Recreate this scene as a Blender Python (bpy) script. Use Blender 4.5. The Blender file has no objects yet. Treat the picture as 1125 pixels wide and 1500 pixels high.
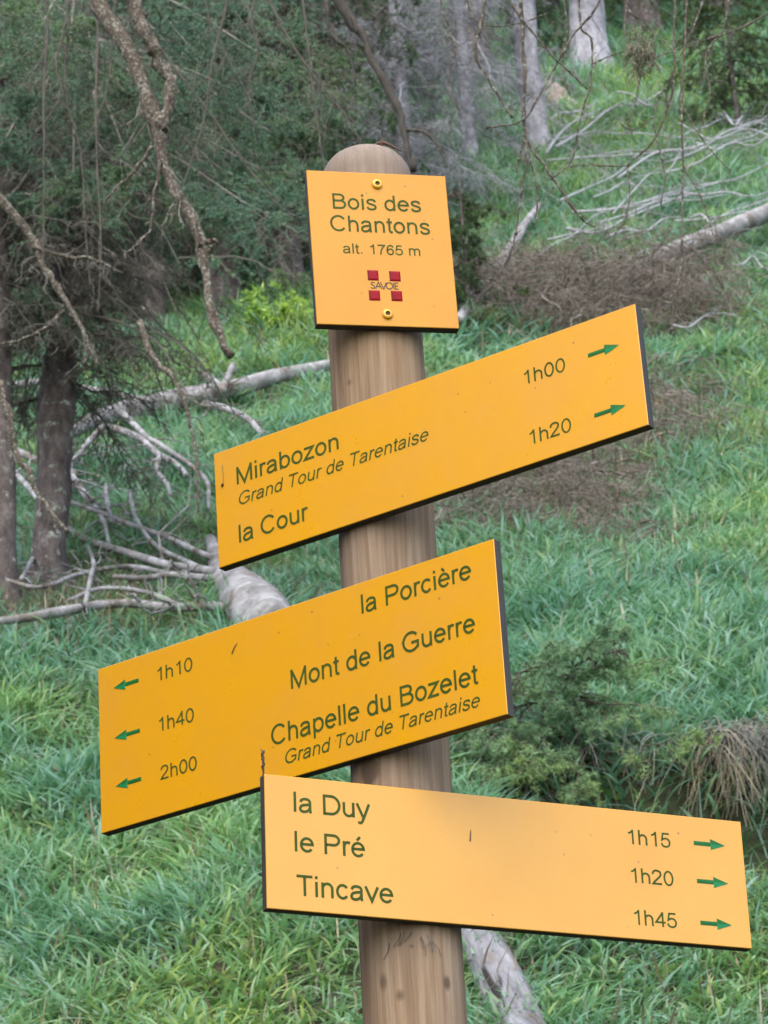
import bpy, math
import numpy as np
from mathutils import Vector

C = bpy.context.scene.collection
SC = bpy.context.scene
rng = np.random.default_rng(7)

# ------------------------------------------------------------------ camera, light, exposure
ZE = 1.6                                   # eye height above the path
FPX, PITCH, ROLL, YAW, DIST = 4339.47, 0.419735, -0.057453, -0.000622, 3.356576
_f = np.array([math.cos(PITCH)*math.sin(YAW), math.cos(PITCH)*math.cos(YAW), math.sin(PITCH)])
_r = np.array([math.cos(YAW), -math.sin(YAW), 0.0]); _u = np.cross(_r, _f)
CR = math.cos(ROLL)*_r + math.sin(ROLL)*_u
CU = -math.sin(ROLL)*_r + math.cos(ROLL)*_u
CF = _f
EYE = np.array([0.0, -DIST, ZE])
cam = bpy.data.cameras.new('camera'); co = bpy.data.objects.new('camera', cam); C.objects.link(co)
from mathutils import Matrix
co.matrix_world = Matrix(((CR[0], CU[0], -CF[0], EYE[0]), (CR[1], CU[1], -CF[1], EYE[1]), (CR[2], CU[2], -CF[2], EYE[2]), (0, 0, 0, 1)))
cam.sensor_fit = 'VERTICAL'; cam.sensor_height = 24.0; cam.lens = FPX/1500*24.0
cam.clip_start = 0.1; cam.clip_end = 500
cam.dof.use_dof = True; cam.dof.focus_distance = 3.6; cam.dof.aperture_fstop = 19.0
SC.camera = co

SUN_EL, SUN_AZ = math.radians(53), math.atan2(-0.20, -0.80)     # azimuth from +Y towards +X
w = bpy.data.worlds.new('World'); SC.world = w; w.use_nodes = True
nt = w.node_tree; bg = nt.nodes['Background']
sky = nt.nodes.new('ShaderNodeTexSky'); sky.sky_type = 'NISHITA'; sky.sun_disc = False
sky.sun_elevation = SUN_EL; sky.sun_rotation = SUN_AZ; sky.dust_density = 1.0; sky.air_density = 1.0
nt.links.new(sky.outputs[0], bg.inputs[0]); bg.inputs[1].default_value = 0.15
sl = bpy.data.lights.new('sun', 'SUN'); so = bpy.data.objects.new('sun', sl); C.objects.link(so)
sl.energy = 2.4; sl.angle = math.radians(90); sl.color = (1.0, 0.93, 0.83)
sd = Vector((math.cos(SUN_EL)*math.sin(SUN_AZ), math.cos(SUN_EL)*math.cos(SUN_AZ), math.sin(SUN_EL)))
so.rotation_euler = sd.to_track_quat('Z', 'Y').to_euler(); so.location = (3, -6, 8)
SC.view_settings.view_transform = 'Standard'; SC.view_settings.look = 'None'
SC.view_settings.exposure = 1.63; SC.view_settings.gamma = 1.0
SC.cycles.use_denoising = True; SC.cycles.max_bounces = 6

# ------------------------------------------------------------------ helpers: noise, terrain, rays
def _hash(i, j, s):
    h = (i*374761393 + j*668265263 + s*974634577) & 0xffffffff
    h = ((h ^ (h >> 13))*1274126177) & 0xffffffff
    return ((h ^ (h >> 16)) & 0xffff)/65535.0
def vnoise(x, y, s=0):
    x = np.asarray(x, float); y = np.asarray(y, float)
    i = np.floor(x).astype(np.int64); j = np.floor(y).astype(np.int64)
    u = x-i; v = y-j; u = u*u*(3-2*u); v = v*v*(3-2*v)
    a, b, c, d = _hash(i, j, s), _hash(i+1, j, s), _hash(i, j+1, s), _hash(i+1, j+1, s)
    return (a*(1-u)+b*u)*(1-v)+(c*(1-u)+d*u)*v - 0.5
def sstep(a, b, x):
    t = np.clip((np.asarray(x, float)-a)/(b-a), 0, 1); return t*t*(3-2*t)
PY = np.array([-40, -12, -6, -3.4, -1.2, 0, 1.5, 3, 5.5, 8, 12, 20, 30, 45, 60, 80, 120, 160])
PZ = np.array([-9, -3.0, -1.9, -1.6, -1.3, -0.9, -0.2, .6, 2.1, 3.9, 7.0, 13.4, 21.6, 33.5, 44, 56, 70, 72])+ZE
def height(x, y):
    x = np.asarray(x, float); y = np.asarray(y, float)
    z = np.interp(y, PY, PZ)
    z = (z + np.interp(y-.4, PY, PZ) + np.interp(y+.4, PY, PZ))/3
    k = sstep(0.5, 4, y)
    z = z + k*(0.35*vnoise(x/2.3, y/2.3, 1) + 0.14*vnoise(x/.8, y/.8, 2) + 0.05*vnoise(x/.3, y/.3, 3))
    lip = 7.75 + 0.25*vnoise(x/.5, 0*y, 5) + .12*vnoise(x/.16, 0*y, 6)
    bank = sstep(.25, .8, x)*(1-sstep(3.2, 4.5, x))
    cut = (1/(1+np.exp(np.clip((y-lip)/.03, -40, 40))))*sstep(6.5, 7.6, y)
    return z - .75*bank*cut
def ray(u, v):
    d = CF*FPX + CR*(u-562.5) + CU*(750-v)
    return d/np.linalg.norm(d)
def at(u, v, y):                            # the point of that line of sight at depth y
    d = ray(u, v); return EYE + d*((y+DIST)/d[1])
def ground(u, v):
    d = ray(u, v); ts = np.linspace(5, 90, 3400)
    p = EYE + d*ts[:, None]
    below = p[:, 2] < height(p[:, 0], p[:, 1])
    k = int(np.argmax(below)) if below.any() else len(ts)-1
    return p[k]
def lifted(u, v, dv=14):                    # a point seen at (u,v) that rests about dv pixels above the ground
    return at(u, v, ground(u, v+dv)[1])

# ------------------------------------------------------------------ helpers: meshes
def mesh_data(name, V, faces, mats, smooth=True, midx=None):
    """faces: list of int arrays (n,k); mats: list; midx: material index per face list entry."""
    me = bpy.data.meshes.new(name)
    V = np.asarray(V, np.float32)
    me.vertices.add(len(V)); me.vertices.foreach_set('co', V.ravel())
    tot, li, ls, mi = 0, [], [], []
    for q, f in enumerate(faces):
        f = np.asarray(f, np.int32)
        if len(f) == 0: continue
        k = f.shape[1]
        ls.append(tot + np.arange(len(f), dtype=np.int32)*k); li.append(f.ravel()); tot += f.size
        mi.append(np.full(len(f), 0 if midx is None else midx[q], np.int32))
    me.loops.add(tot); me.loops.foreach_set('vertex_index', np.concatenate(li))
    ls = np.concatenate(ls); me.polygons.add(len(ls)); me.polygons.foreach_set('loop_start', ls)
    me.polygons.foreach_set('material_index', np.concatenate(mi))
    me.polygons.foreach_set('use_smooth', np.full(len(ls), smooth))
    for m in mats: me.materials.append(m)
    me.update(calc_edges=True); me.validate()
    return me
def link(name, me, parent=None, loc=(0, 0, 0)):
    o = bpy.data.objects.new(name, me); C.objects.link(o); o.location = loc
    if parent is not None: o.parent = parent
    return o
def tag(o, label=None, cat=None, group=None, kind=None):
    if label: o['label'] = label
    if cat: o['category'] = cat
    if group: o['group'] = group
    if kind: o['kind'] = kind
    return o
def thing(name, loc, label, cat, group=None):
    o = bpy.data.objects.new(name, None); C.objects.link(o); o.location = tuple(loc); o.empty_display_size = .1
    return tag(o, label, cat, group)
def nrm(a): return a/np.maximum(np.linalg.norm(a, axis=-1, keepdims=True), 1e-9)
class MB:
    """collects shapes of one mesh; slot = material index"""
    def __init__(s): s.V, s.F, s.M, s.n = [], [], [], 0
    def add(s, V, F, slot=0):
        V = np.asarray(V, float).reshape(-1, 3)
        for f in (F if isinstance(F, list) else [F]):
            if len(f): s.F.append(np.asarray(f)+s.n); s.M.append(slot)
        s.V.append(V); s.n += len(V)
    def tubes(s, P, R, sides=5, slot=0, cap=False, rough=0.0, r=None):
        P = np.asarray(P, float); R = np.asarray(R, float)
        if P.ndim == 2: P = P[None]; R = R[None]
        if cap:
            P = np.concatenate([P[:, :1], P, P[:, -1:]], 1); R = np.concatenate([R[:, :1]*.02, R, R[:, -1:]*.02], 1)
        N, K, _ = P.shape
        T = nrm(np.gradient(P, axis=1)) if not cap else nrm(np.concatenate([np.gradient(P[:, 1:-1], axis=1)[:, :1], np.gradient(P[:, 1:-1], axis=1), np.gradient(P[:, 1:-1], axis=1)[:, -1:]], 1))
        mean = nrm(P[:, -1]-P[:, 0])
        ref = np.where(np.abs(mean[:, 2:3]) > .8, np.array([[1., 0, 0]]), np.array([[0., 0, 1]]))[:, None, :]
        n1 = nrm(ref-(ref*T).sum(-1, keepdims=True)*T); n2 = np.cross(T, n1)
        a = np.arange(sides)*2*np.pi/sides
        RR = R[:, :, None]*np.ones(sides)
        if rough:
            r = r or rng
            q = r.normal(0, rough, RR.shape); q = (q+np.roll(q, 1, 2)+np.roll(q, -1, 2))/1.7
            q = .55*q.mean(1, keepdims=True)+.6*(q+np.concatenate([q[:, :1], q[:, :-1]], 1)+np.concatenate([q[:, 1:], q[:, -1:]], 1))/1.7
            RR = RR*(1+q)
        V = P[:, :, None, :]+RR[..., None]*(np.cos(a)[:, None]*n1[:, :, None, :]+np.sin(a)[:, None]*n2[:, :, None, :])
        idx = np.arange(N*K*sides).reshape(N, K, sides)
        A = idx[:, :-1]; B = idx[:, 1:]
        F = np.stack([A, np.roll(A, -1, 2), np.roll(B, -1, 2), B], -1).reshape(-1, 4)
        s.add(V, F, slot)
    def box(s, lo, hi, slot=0):
        (a, b, c), (d, e, f) = lo, hi
        V = [(a, b, c), (d, b, c), (d, e, c), (a, e, c), (a, b, f), (d, b, f), (d, e, f), (a, e, f)]
        s.add(V, np.array([(0, 3, 2, 1), (4, 5, 6, 7), (0, 1, 5, 4), (1, 2, 6, 5), (2, 3, 7, 6), (3, 0, 4, 7)]), slot)
    def build(s, name, mats, parent=None, loc=(0, 0, 0), smooth=True, origin=None):
        V = np.concatenate(s.V)
        if origin is not None: V = V-np.asarray(origin)
        me = mesh_data(name, V, s.F, mats if isinstance(mats, (list, tuple)) else [mats], smooth, s.M)
        return link(name, me, parent, loc)
def curve(pts, n=24):                       # Catmull-Rom through the points, n samples
    P = np.asarray(pts, float)
    if len(P) == 2: return P[0]+(P[1]-P[0])*np.linspace(0, 1, n)[:, None]
    Q = np.concatenate([[2*P[0]-P[1]], P, [2*P[-1]-P[-2]]])
    t = np.linspace(0, len(P)-1, n); i = np.minimum(t.astype(int), len(P)-2); f = (t-i)[:, None]
    a, b, c, d = Q[i], Q[i+1], Q[i+2], Q[i+3]
    return .5*(2*b+(c-a)*f+(2*a-5*b+4*c-d)*f**2+(3*b-a-3*c+d)*f**3)

# ------------------------------------------------------------------ materials
class NT:
    def __init__(s, name):
        s.m = bpy.data.materials.new(name); s.m.use_nodes = True; s.t = s.m.node_tree
        s.b = s.t.nodes['Principled BSDF']; s.tc = s.n('ShaderNodeTexCoord')
    def n(s, typ, **kw):
        o = s.t.nodes.new(typ)
        for k, v in kw.items(): setattr(o, k, v)
        return o
    def l(s, a, b): s.t.links.new(a, b)
    def noise(s, scale, detail=4, rough=.55, vec=None, stretch=None, dist=0):
        v = vec or s.tc.outputs['Object']
        if stretch:
            mp = s.n('ShaderNodeMapping'); mp.inputs['Scale'].default_value = stretch; s.l(v, mp.inputs[0]); v = mp.outputs[0]
        t = s.n('ShaderNodeTexNoise'); t.inputs['Scale'].default_value = scale; t.inputs['Detail'].default_value = detail
        t.inputs['Roughness'].default_value = rough; t.inputs['Distortion'].default_value = dist; s.l(v, t.inputs['Vector'])
        return t.outputs['Fac']
    def ramp(s, fac, stops, interp='LINEAR'):
        r = s.n('ShaderNodeValToRGB'); e = r.color_ramp.elements; r.color_ramp.interpolation = interp
        while len(e) < len(stops): e.new(.5)
        for k, (p, c) in enumerate(stops):
            e[k].position = p; e[k].color = (*c, 1) if len(c) == 3 else c
        s.l(fac, r.inputs[0]); return r.outputs['Color']
    def mix(s, fac, a, b, mode='MIX'):
        x = s.n('ShaderNodeMix', data_type='RGBA', blend_type=mode)
        for sock, v in ((x.inputs['Factor'], fac), (x.inputs['A'], a), (x.inputs['B'], b)):
            if isinstance(v, (int, float)): sock.default_value = v
            elif isinstance(v, tuple): sock.default_value = (*v, 1)
            else: s.l(v, sock)
        return x.outputs['Result']
    def bump(s, fac, strength=.5, dist=.01):
        b = s.n('ShaderNodeBump'); b.inputs['Strength'].default_value = strength; b.inputs['Distance'].default_value = dist
        s.l(fac, b.inputs['Height']); s.l(b.outputs[0], s.b.inputs['Normal'])
    def out(s, color, rough=.7, spec=.5):
        if isinstance(color, tuple): s.b.inputs['Base Color'].default_value = (*color, 1)
        else: s.l(color, s.b.inputs['Base Color'])
        s.b.inputs['Roughness'].default_value = rough; s.b.inputs['Specular IOR Level'].default_value = spec
        return s.m
    def island(s): return s.n('ShaderNodeNewGeometry').outputs['Random Per Island']

KNOTS = [(tuple(at(u_, v_, -math.sqrt(max(1e-5, .06**2-at(u_, v_, -.05)[0]**2)))-np.array([0, 0, float(height(0, 0))])), r_, s_) for u_, v_, r_, s_ in ((541, 1128, .016, .8), (586, 1458, .0035, .8), (603, 1386, .002, 1), (512, 560, .003, 1), (655, 1440, .004, .6))]
ZTOP = 2.008+ZE-float(height(0, 0))
def wood_post():
    t = NT('post_wood')
    a = t.noise(26, 5, .6, stretch=(2.8, 2.8, .16), dist=.5)
    b = t.noise(5, 3, .5, stretch=(1, 1, .5))
    c1 = t.ramp(a, [(.15, (.16, .092, .042)), (.5, (.26, .165, .09)), (.75, (.345, .24, .145))])
    c2 = t.ramp(a, [(.15, (.145, .098, .064)), (.5, (.24, .172, .12)), (.75, (.32, .25, .188))])
    c = t.mix(t.ramp(b, [(.40, (0, 0, 0)), (.66, (1, 1, 1))]), c1, c2)
    ring = t.n('ShaderNodeTexWave', wave_type='BANDS', bands_direction='X'); ring.inputs['Scale'].default_value = 26; ring.inputs['Distortion'].default_value = 9; ring.inputs['Detail'].default_value = 2; ring.inputs['Detail Scale'].default_value = .6
    mw_ = t.n('ShaderNodeMapping'); mw_.inputs['Scale'].default_value = (1, 1, .10); t.l(t.tc.outputs['Object'], mw_.inputs[0]); t.l(mw_.outputs[0], ring.inputs['Vector'])
    c = t.mix(.28, c, t.ramp(ring.outputs['Fac'], [(.0, (.55, .48, .42)), (.35, (1, 1, 1)), (1, (1.05, 1.05, 1.05))]), 'MULTIPLY')
    vo = t.n('ShaderNodeTexVoronoi'); vo.inputs['Scale'].default_value = 9
    mp = t.n('ShaderNodeMapping'); mp.inputs['Scale'].default_value = (1, 1, .55); t.l(t.tc.outputs['Object'], mp.inputs[0]); t.l(mp.outputs[0], vo.inputs['Vector'])
    kn = t.ramp(vo.outputs['Distance'], [(.045, (0, 0, 0)), (.085, (1, 1, 1))])
    c = t.mix(kn, (.07, .045, .03), c)
    for (kx, ky, kz), kr, ks in KNOTS:
        vs_ = t.n('ShaderNodeVectorMath', operation='MULTIPLY'); t.l(t.tc.outputs['Object'], vs_.inputs[0]); vs_.inputs[1].default_value = (1, 1, ks)
        vd_ = t.n('ShaderNodeVectorMath', operation='DISTANCE'); t.l(vs_.outputs[0], vd_.inputs[0]); vd_.inputs[1].default_value = (kx, ky, kz*ks)
        ad_ = t.n('ShaderNodeMath', operation='MULTIPLY_ADD'); t.l(a, ad_.inputs[0]); ad_.inputs[1].default_value = kr*.5; t.l(vd_.outputs['Value'], ad_.inputs[2])
        c = t.mix(t.ramp(ad_.outputs[0], [(kr*.95, (.85, .85, .85)), (kr*1.25, (.25, .25, .25)), (kr*1.9, (0, 0, 0))]), c, (.055, .034, .02))
    fine = t.noise(120, 3, .6, stretch=(2.5, 2.5, .06))
    c = t.mix(.28, c, t.ramp(fine, [(.3, (.30, .25, .2)), (.6, (1, 1, 1))]), 'MULTIPLY')
    crack = t.noise(17, 2, .4, stretch=(2.2, 2.2, .05), dist=.3)
    c = t.mix(t.ramp(crack, [(.20, (.7, .7, .7)), (.235, (0, 0, 0))]), c, (.07, .05, .035))
    sx = t.n('ShaderNodeSeparateXYZ'); t.l(t.tc.outputs['Object'], sx.inputs[0])
    wt = t.n('ShaderNodeMapRange'); t.l(sx.outputs['Z'], wt.inputs['Value'])
    for k_, v_ in (('From Min', ZTOP-.16), ('From Max', ZTOP-.02)): wt.inputs[k_].default_value = v_
    c = t.mix(wt.outputs[0], c, t.mix(.6, c, (.17, .145, .13)))
    t.bump(fine, .35, .004)
    return t.out(c, .75, .3)
def bark(name, dark, mid, light, lichen=(.30, .33, .27), amount=.58, scale=9):
    t = NT(name)
    a = t.noise(scale, 8, .7, stretch=(1.6, 1.6, .7)); b = t.noise(scale*4.5, 5, .7); l = t.noise(scale*2.2, 6, .7)
    c = t.ramp(a, [(.3, dark), (.5, mid), (.72, light)])
    c = t.mix(.5, c, t.ramp(b, [(.3, (.35, .35, .35)), (.65, (1.1, 1.1, 1.1))]), 'MULTIPLY')
    c = t.mix(t.ramp(l, [(amount, (0, 0, 0)), (amount+.09, (1, 1, 1))]), c, lichen)
    t.bump(b, .8, .012)
    return t.out(c, .9, .2)
def deadwood(name, dark, mid, light):
    t = NT(name)
    a = t.noise(7, 8, .7, stretch=(1, 1, 1), dist=.4); b = t.noise(40, 4, .6)
    c = t.ramp(a, [(.28, dark), (.48, mid), (.66, light)])
    c = t.mix(.4, c, t.ramp(b, [(.3, (.45, .43, .42)), (.6, (1.05, 1.05, 1.05))]), 'MULTIPLY')
    pt = t.noise(4.5, 5, .65)
    c = t.mix(t.ramp(pt, [(.55, (0, 0, 0)), (.60, (.85, .85, .85))]), c, (.105, .08, .062))
    t.bump(b, .6, .008)
    return t.out(c, .8, .3)
def twigmat(name, a, b):
    t = NT(name); r = t.island()
    c = t.ramp(r, [(0, a), (1, b)])
    n = t.noise(30, 3, .6)
    c = t.mix(.5, c, t.ramp(n, [(.35, (.5, .5, .5)), (.65, (1.2, 1.2, 1.2))]), 'MULTIPLY')
    return t.out(c, .85, .2)
def leafmat(name, cols, patch=1.2, rough=.5, spec=.4, trans=0.0):
    t = NT(name); r = t.island()
    c = t.ramp(r, cols)
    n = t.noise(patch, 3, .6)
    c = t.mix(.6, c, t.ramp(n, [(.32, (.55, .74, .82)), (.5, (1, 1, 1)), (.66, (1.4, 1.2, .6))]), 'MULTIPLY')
    m = t.out(c, rough, spec)
    if trans:
        tr = t.n('ShaderNodeBsdfTranslucent'); t.l(c, tr.inputs[0])
        mx = t.n('ShaderNodeMixShader'); mx.inputs[0].default_value = trans
        t.l(t.b.outputs[0], mx.inputs[1]); t.l(tr.outputs[0], mx.inputs[2])
        t.l(mx.outputs[0], t.t.nodes['Material Output'].inputs[0])
    return m
def soilmat():
    t = NT('soil')
    a = t.noise(1.3, 6, .65); b = t.noise(14, 6, .7)
    c = t.ramp(a, [(.35, (.035, .045, .02)), (.55, (.05, .055, .03)), (.7, (.075, .06, .038))])
    c = t.mix(.6, c, t.ramp(b, [(.3, (.4, .4, .4)), (.7, (1.4, 1.4, 1.4))]), 'MULTIPLY')
    t.bump(b, 1, .04)
    return t.out(c, .95, .1)
def signmat(name, col, r0=.24, r1=.42, spec=.9):
    t = NT(name)
    n = t.noise(9, 4, .6); f = t.noise(260, 3, .6)
    c = t.mix(t.ramp(n, [(.35, (0, 0, 0)), (.7, (1, 1, 1))]), col, (col[0]*.93, col[1]*.90, col[2]*1.6))
    run = t.noise(30, 4, .6, stretch=(1, 1, .07))
    c = t.mix(t.ramp(run, [(.55, (0, 0, 0)), (.8, (.10, .10, .10))]), c, (.42, .22, .05))
    vo = t.n('ShaderNodeTexVoronoi'); vo.inputs['Scale'].default_value = 34; t.l(t.tc.outputs['Object'], vo.inputs['Vector'])
    sp = t.ramp(vo.outputs['Distance'], [(.025, (1, 1, 1)), (.06, (0, 0, 0))])
    keep = t.ramp(t.noise(21, 2, .5), [(.42, (0, 0, 0)), (.50, (1, 1, 1))])
    sp = t.mix(1.0, sp, keep, 'MULTIPLY')
    c = t.mix(sp, c, (.16, .09, .03))
    t.bump(f, .04, .001)
    m = t.out(c, .3, spec)
    rr_ = t.ramp(t.noise(9, 5, .65), [(.3, (r0, r0, r0)), (.7, (r1, r1, r1))]); t.l(rr_, t.b.inputs['Roughness'])
    return m
def plain(name, col, rough=.6, spec=.4, metal=0.0):
    t = NT(name); n = t.noise(40, 4, .6)
    c = t.mix(t.ramp(n, [(.3, (0, 0, 0)), (.7, (1, 1, 1))]), tuple(x*.82 for x in col), tuple(min(1, x*1.12) for x in col))
    m = t.out(c, rough, spec); t.b.inputs['Metallic'].default_value = metal
    return m

M = dict(
    post=wood_post(),
    sign=signmat('yellow_laminate', (.585, .272, .002)),
    plate=signmat('yellow_plate_laminate', (.50, .222, .010), .42, .55, .35),
    edge=plain('panel_edge', (.045, .038, .03), .65),
    ink=plain('engraved_letters', (.036, .062, .006), .7, .2),
    arrow=plain('arrow_green', (.006, .10, .018), .5, .25), arrow2=plain('arrow_light_green', (.012, .19, .06), .5, .25),
    red=plain('emblem_red', (.23, .002, .008), .45, .12), redlight=plain('emblem_red_rim', (.12, .001, .004), .45, .12), black=plain('emblem_black', (.03, .018, .01), .6),
    screw=plain('screw_yellow', (.70, .36, .02), .35, .6), hole=plain('screw_socket', (.16, .07, .02), .6),
    soil=soilmat(),
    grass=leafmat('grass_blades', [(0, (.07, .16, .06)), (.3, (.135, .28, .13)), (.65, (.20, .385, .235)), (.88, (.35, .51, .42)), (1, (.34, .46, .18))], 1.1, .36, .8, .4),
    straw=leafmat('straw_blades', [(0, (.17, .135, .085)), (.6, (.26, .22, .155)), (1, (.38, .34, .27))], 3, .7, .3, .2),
    lime=leafmat('sunlit_lime_blades', [(0, (.11, .20, .055)), (.5, (.20, .32, .105)), (1, (.33, .44, .20))], 1.1, .4, .6, .4),  # lighter yellow green blades, also used to paint sunlit patches
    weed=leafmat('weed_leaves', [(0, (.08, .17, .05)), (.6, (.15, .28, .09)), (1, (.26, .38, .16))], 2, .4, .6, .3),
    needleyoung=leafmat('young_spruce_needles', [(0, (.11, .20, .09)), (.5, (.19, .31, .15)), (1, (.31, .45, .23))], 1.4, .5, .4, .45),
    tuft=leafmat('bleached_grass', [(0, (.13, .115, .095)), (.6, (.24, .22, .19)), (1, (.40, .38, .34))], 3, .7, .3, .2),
    leaf=leafmat('sunlit_broad_leaf', [(0, (.20, .36, .05)), (1, (.36, .50, .12))], 2, .4, .5, .4),  # leaf colour brightened to paint sunlit patches
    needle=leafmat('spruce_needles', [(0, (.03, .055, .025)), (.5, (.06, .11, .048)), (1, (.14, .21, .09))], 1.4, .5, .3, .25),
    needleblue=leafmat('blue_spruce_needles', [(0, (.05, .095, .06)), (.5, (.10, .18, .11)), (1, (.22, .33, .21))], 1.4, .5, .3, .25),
    needledark=leafmat('dark_spruce_needles', [(0, (.03, .055, .022)), (.5, (.055, .10, .035)), (1, (.12, .16, .045))], 1.6, .5, .4, .3),
    bark=bark('spruce_bark', (.03, .024, .022), (.095, .075, .069), (.19, .16, .15)),
    barkred=bark('red_bark', (.05, .03, .022), (.13, .08, .06), (.22, .15, .12), amount=.66),
    barkgrey=bark('grey_bark', (.12, .11, .12), (.26, .25, .27), (.42, .41, .43), amount=.6, scale=6),
    crust=bark('lichen_crusted_bark', (.03, .024, .02), (.10, .075, .055), (.17, .135, .10), lichen=(.27, .27, .22), amount=.52, scale=40),
    dead=deadwood('grey_deadwood', (.07, .062, .058), (.185, .175, .17), (.35, .34, .345)),
    deadbrown=deadwood('brown_deadwood', (.07, .05, .04), (.18, .14, .115), (.32, .27, .23)),
    twig=twigmat('brown_twigs', (.045, .04, .031), (.19, .17, .14)),
    twiggrey=twigmat('grey_twigs', (.17, .17, .175), (.36, .36, .38)),
    twigdark=twigmat('dark_twigs', (.03, .026, .022), (.09, .075, .06)),
    heap=twigmat('heap_twigs', (.07, .058, .046), (.25, .21, .175)),
    lichen=twigmat('beard_lichen', (.10, .095, .06), (.24, .22, .15)),
)

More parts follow.
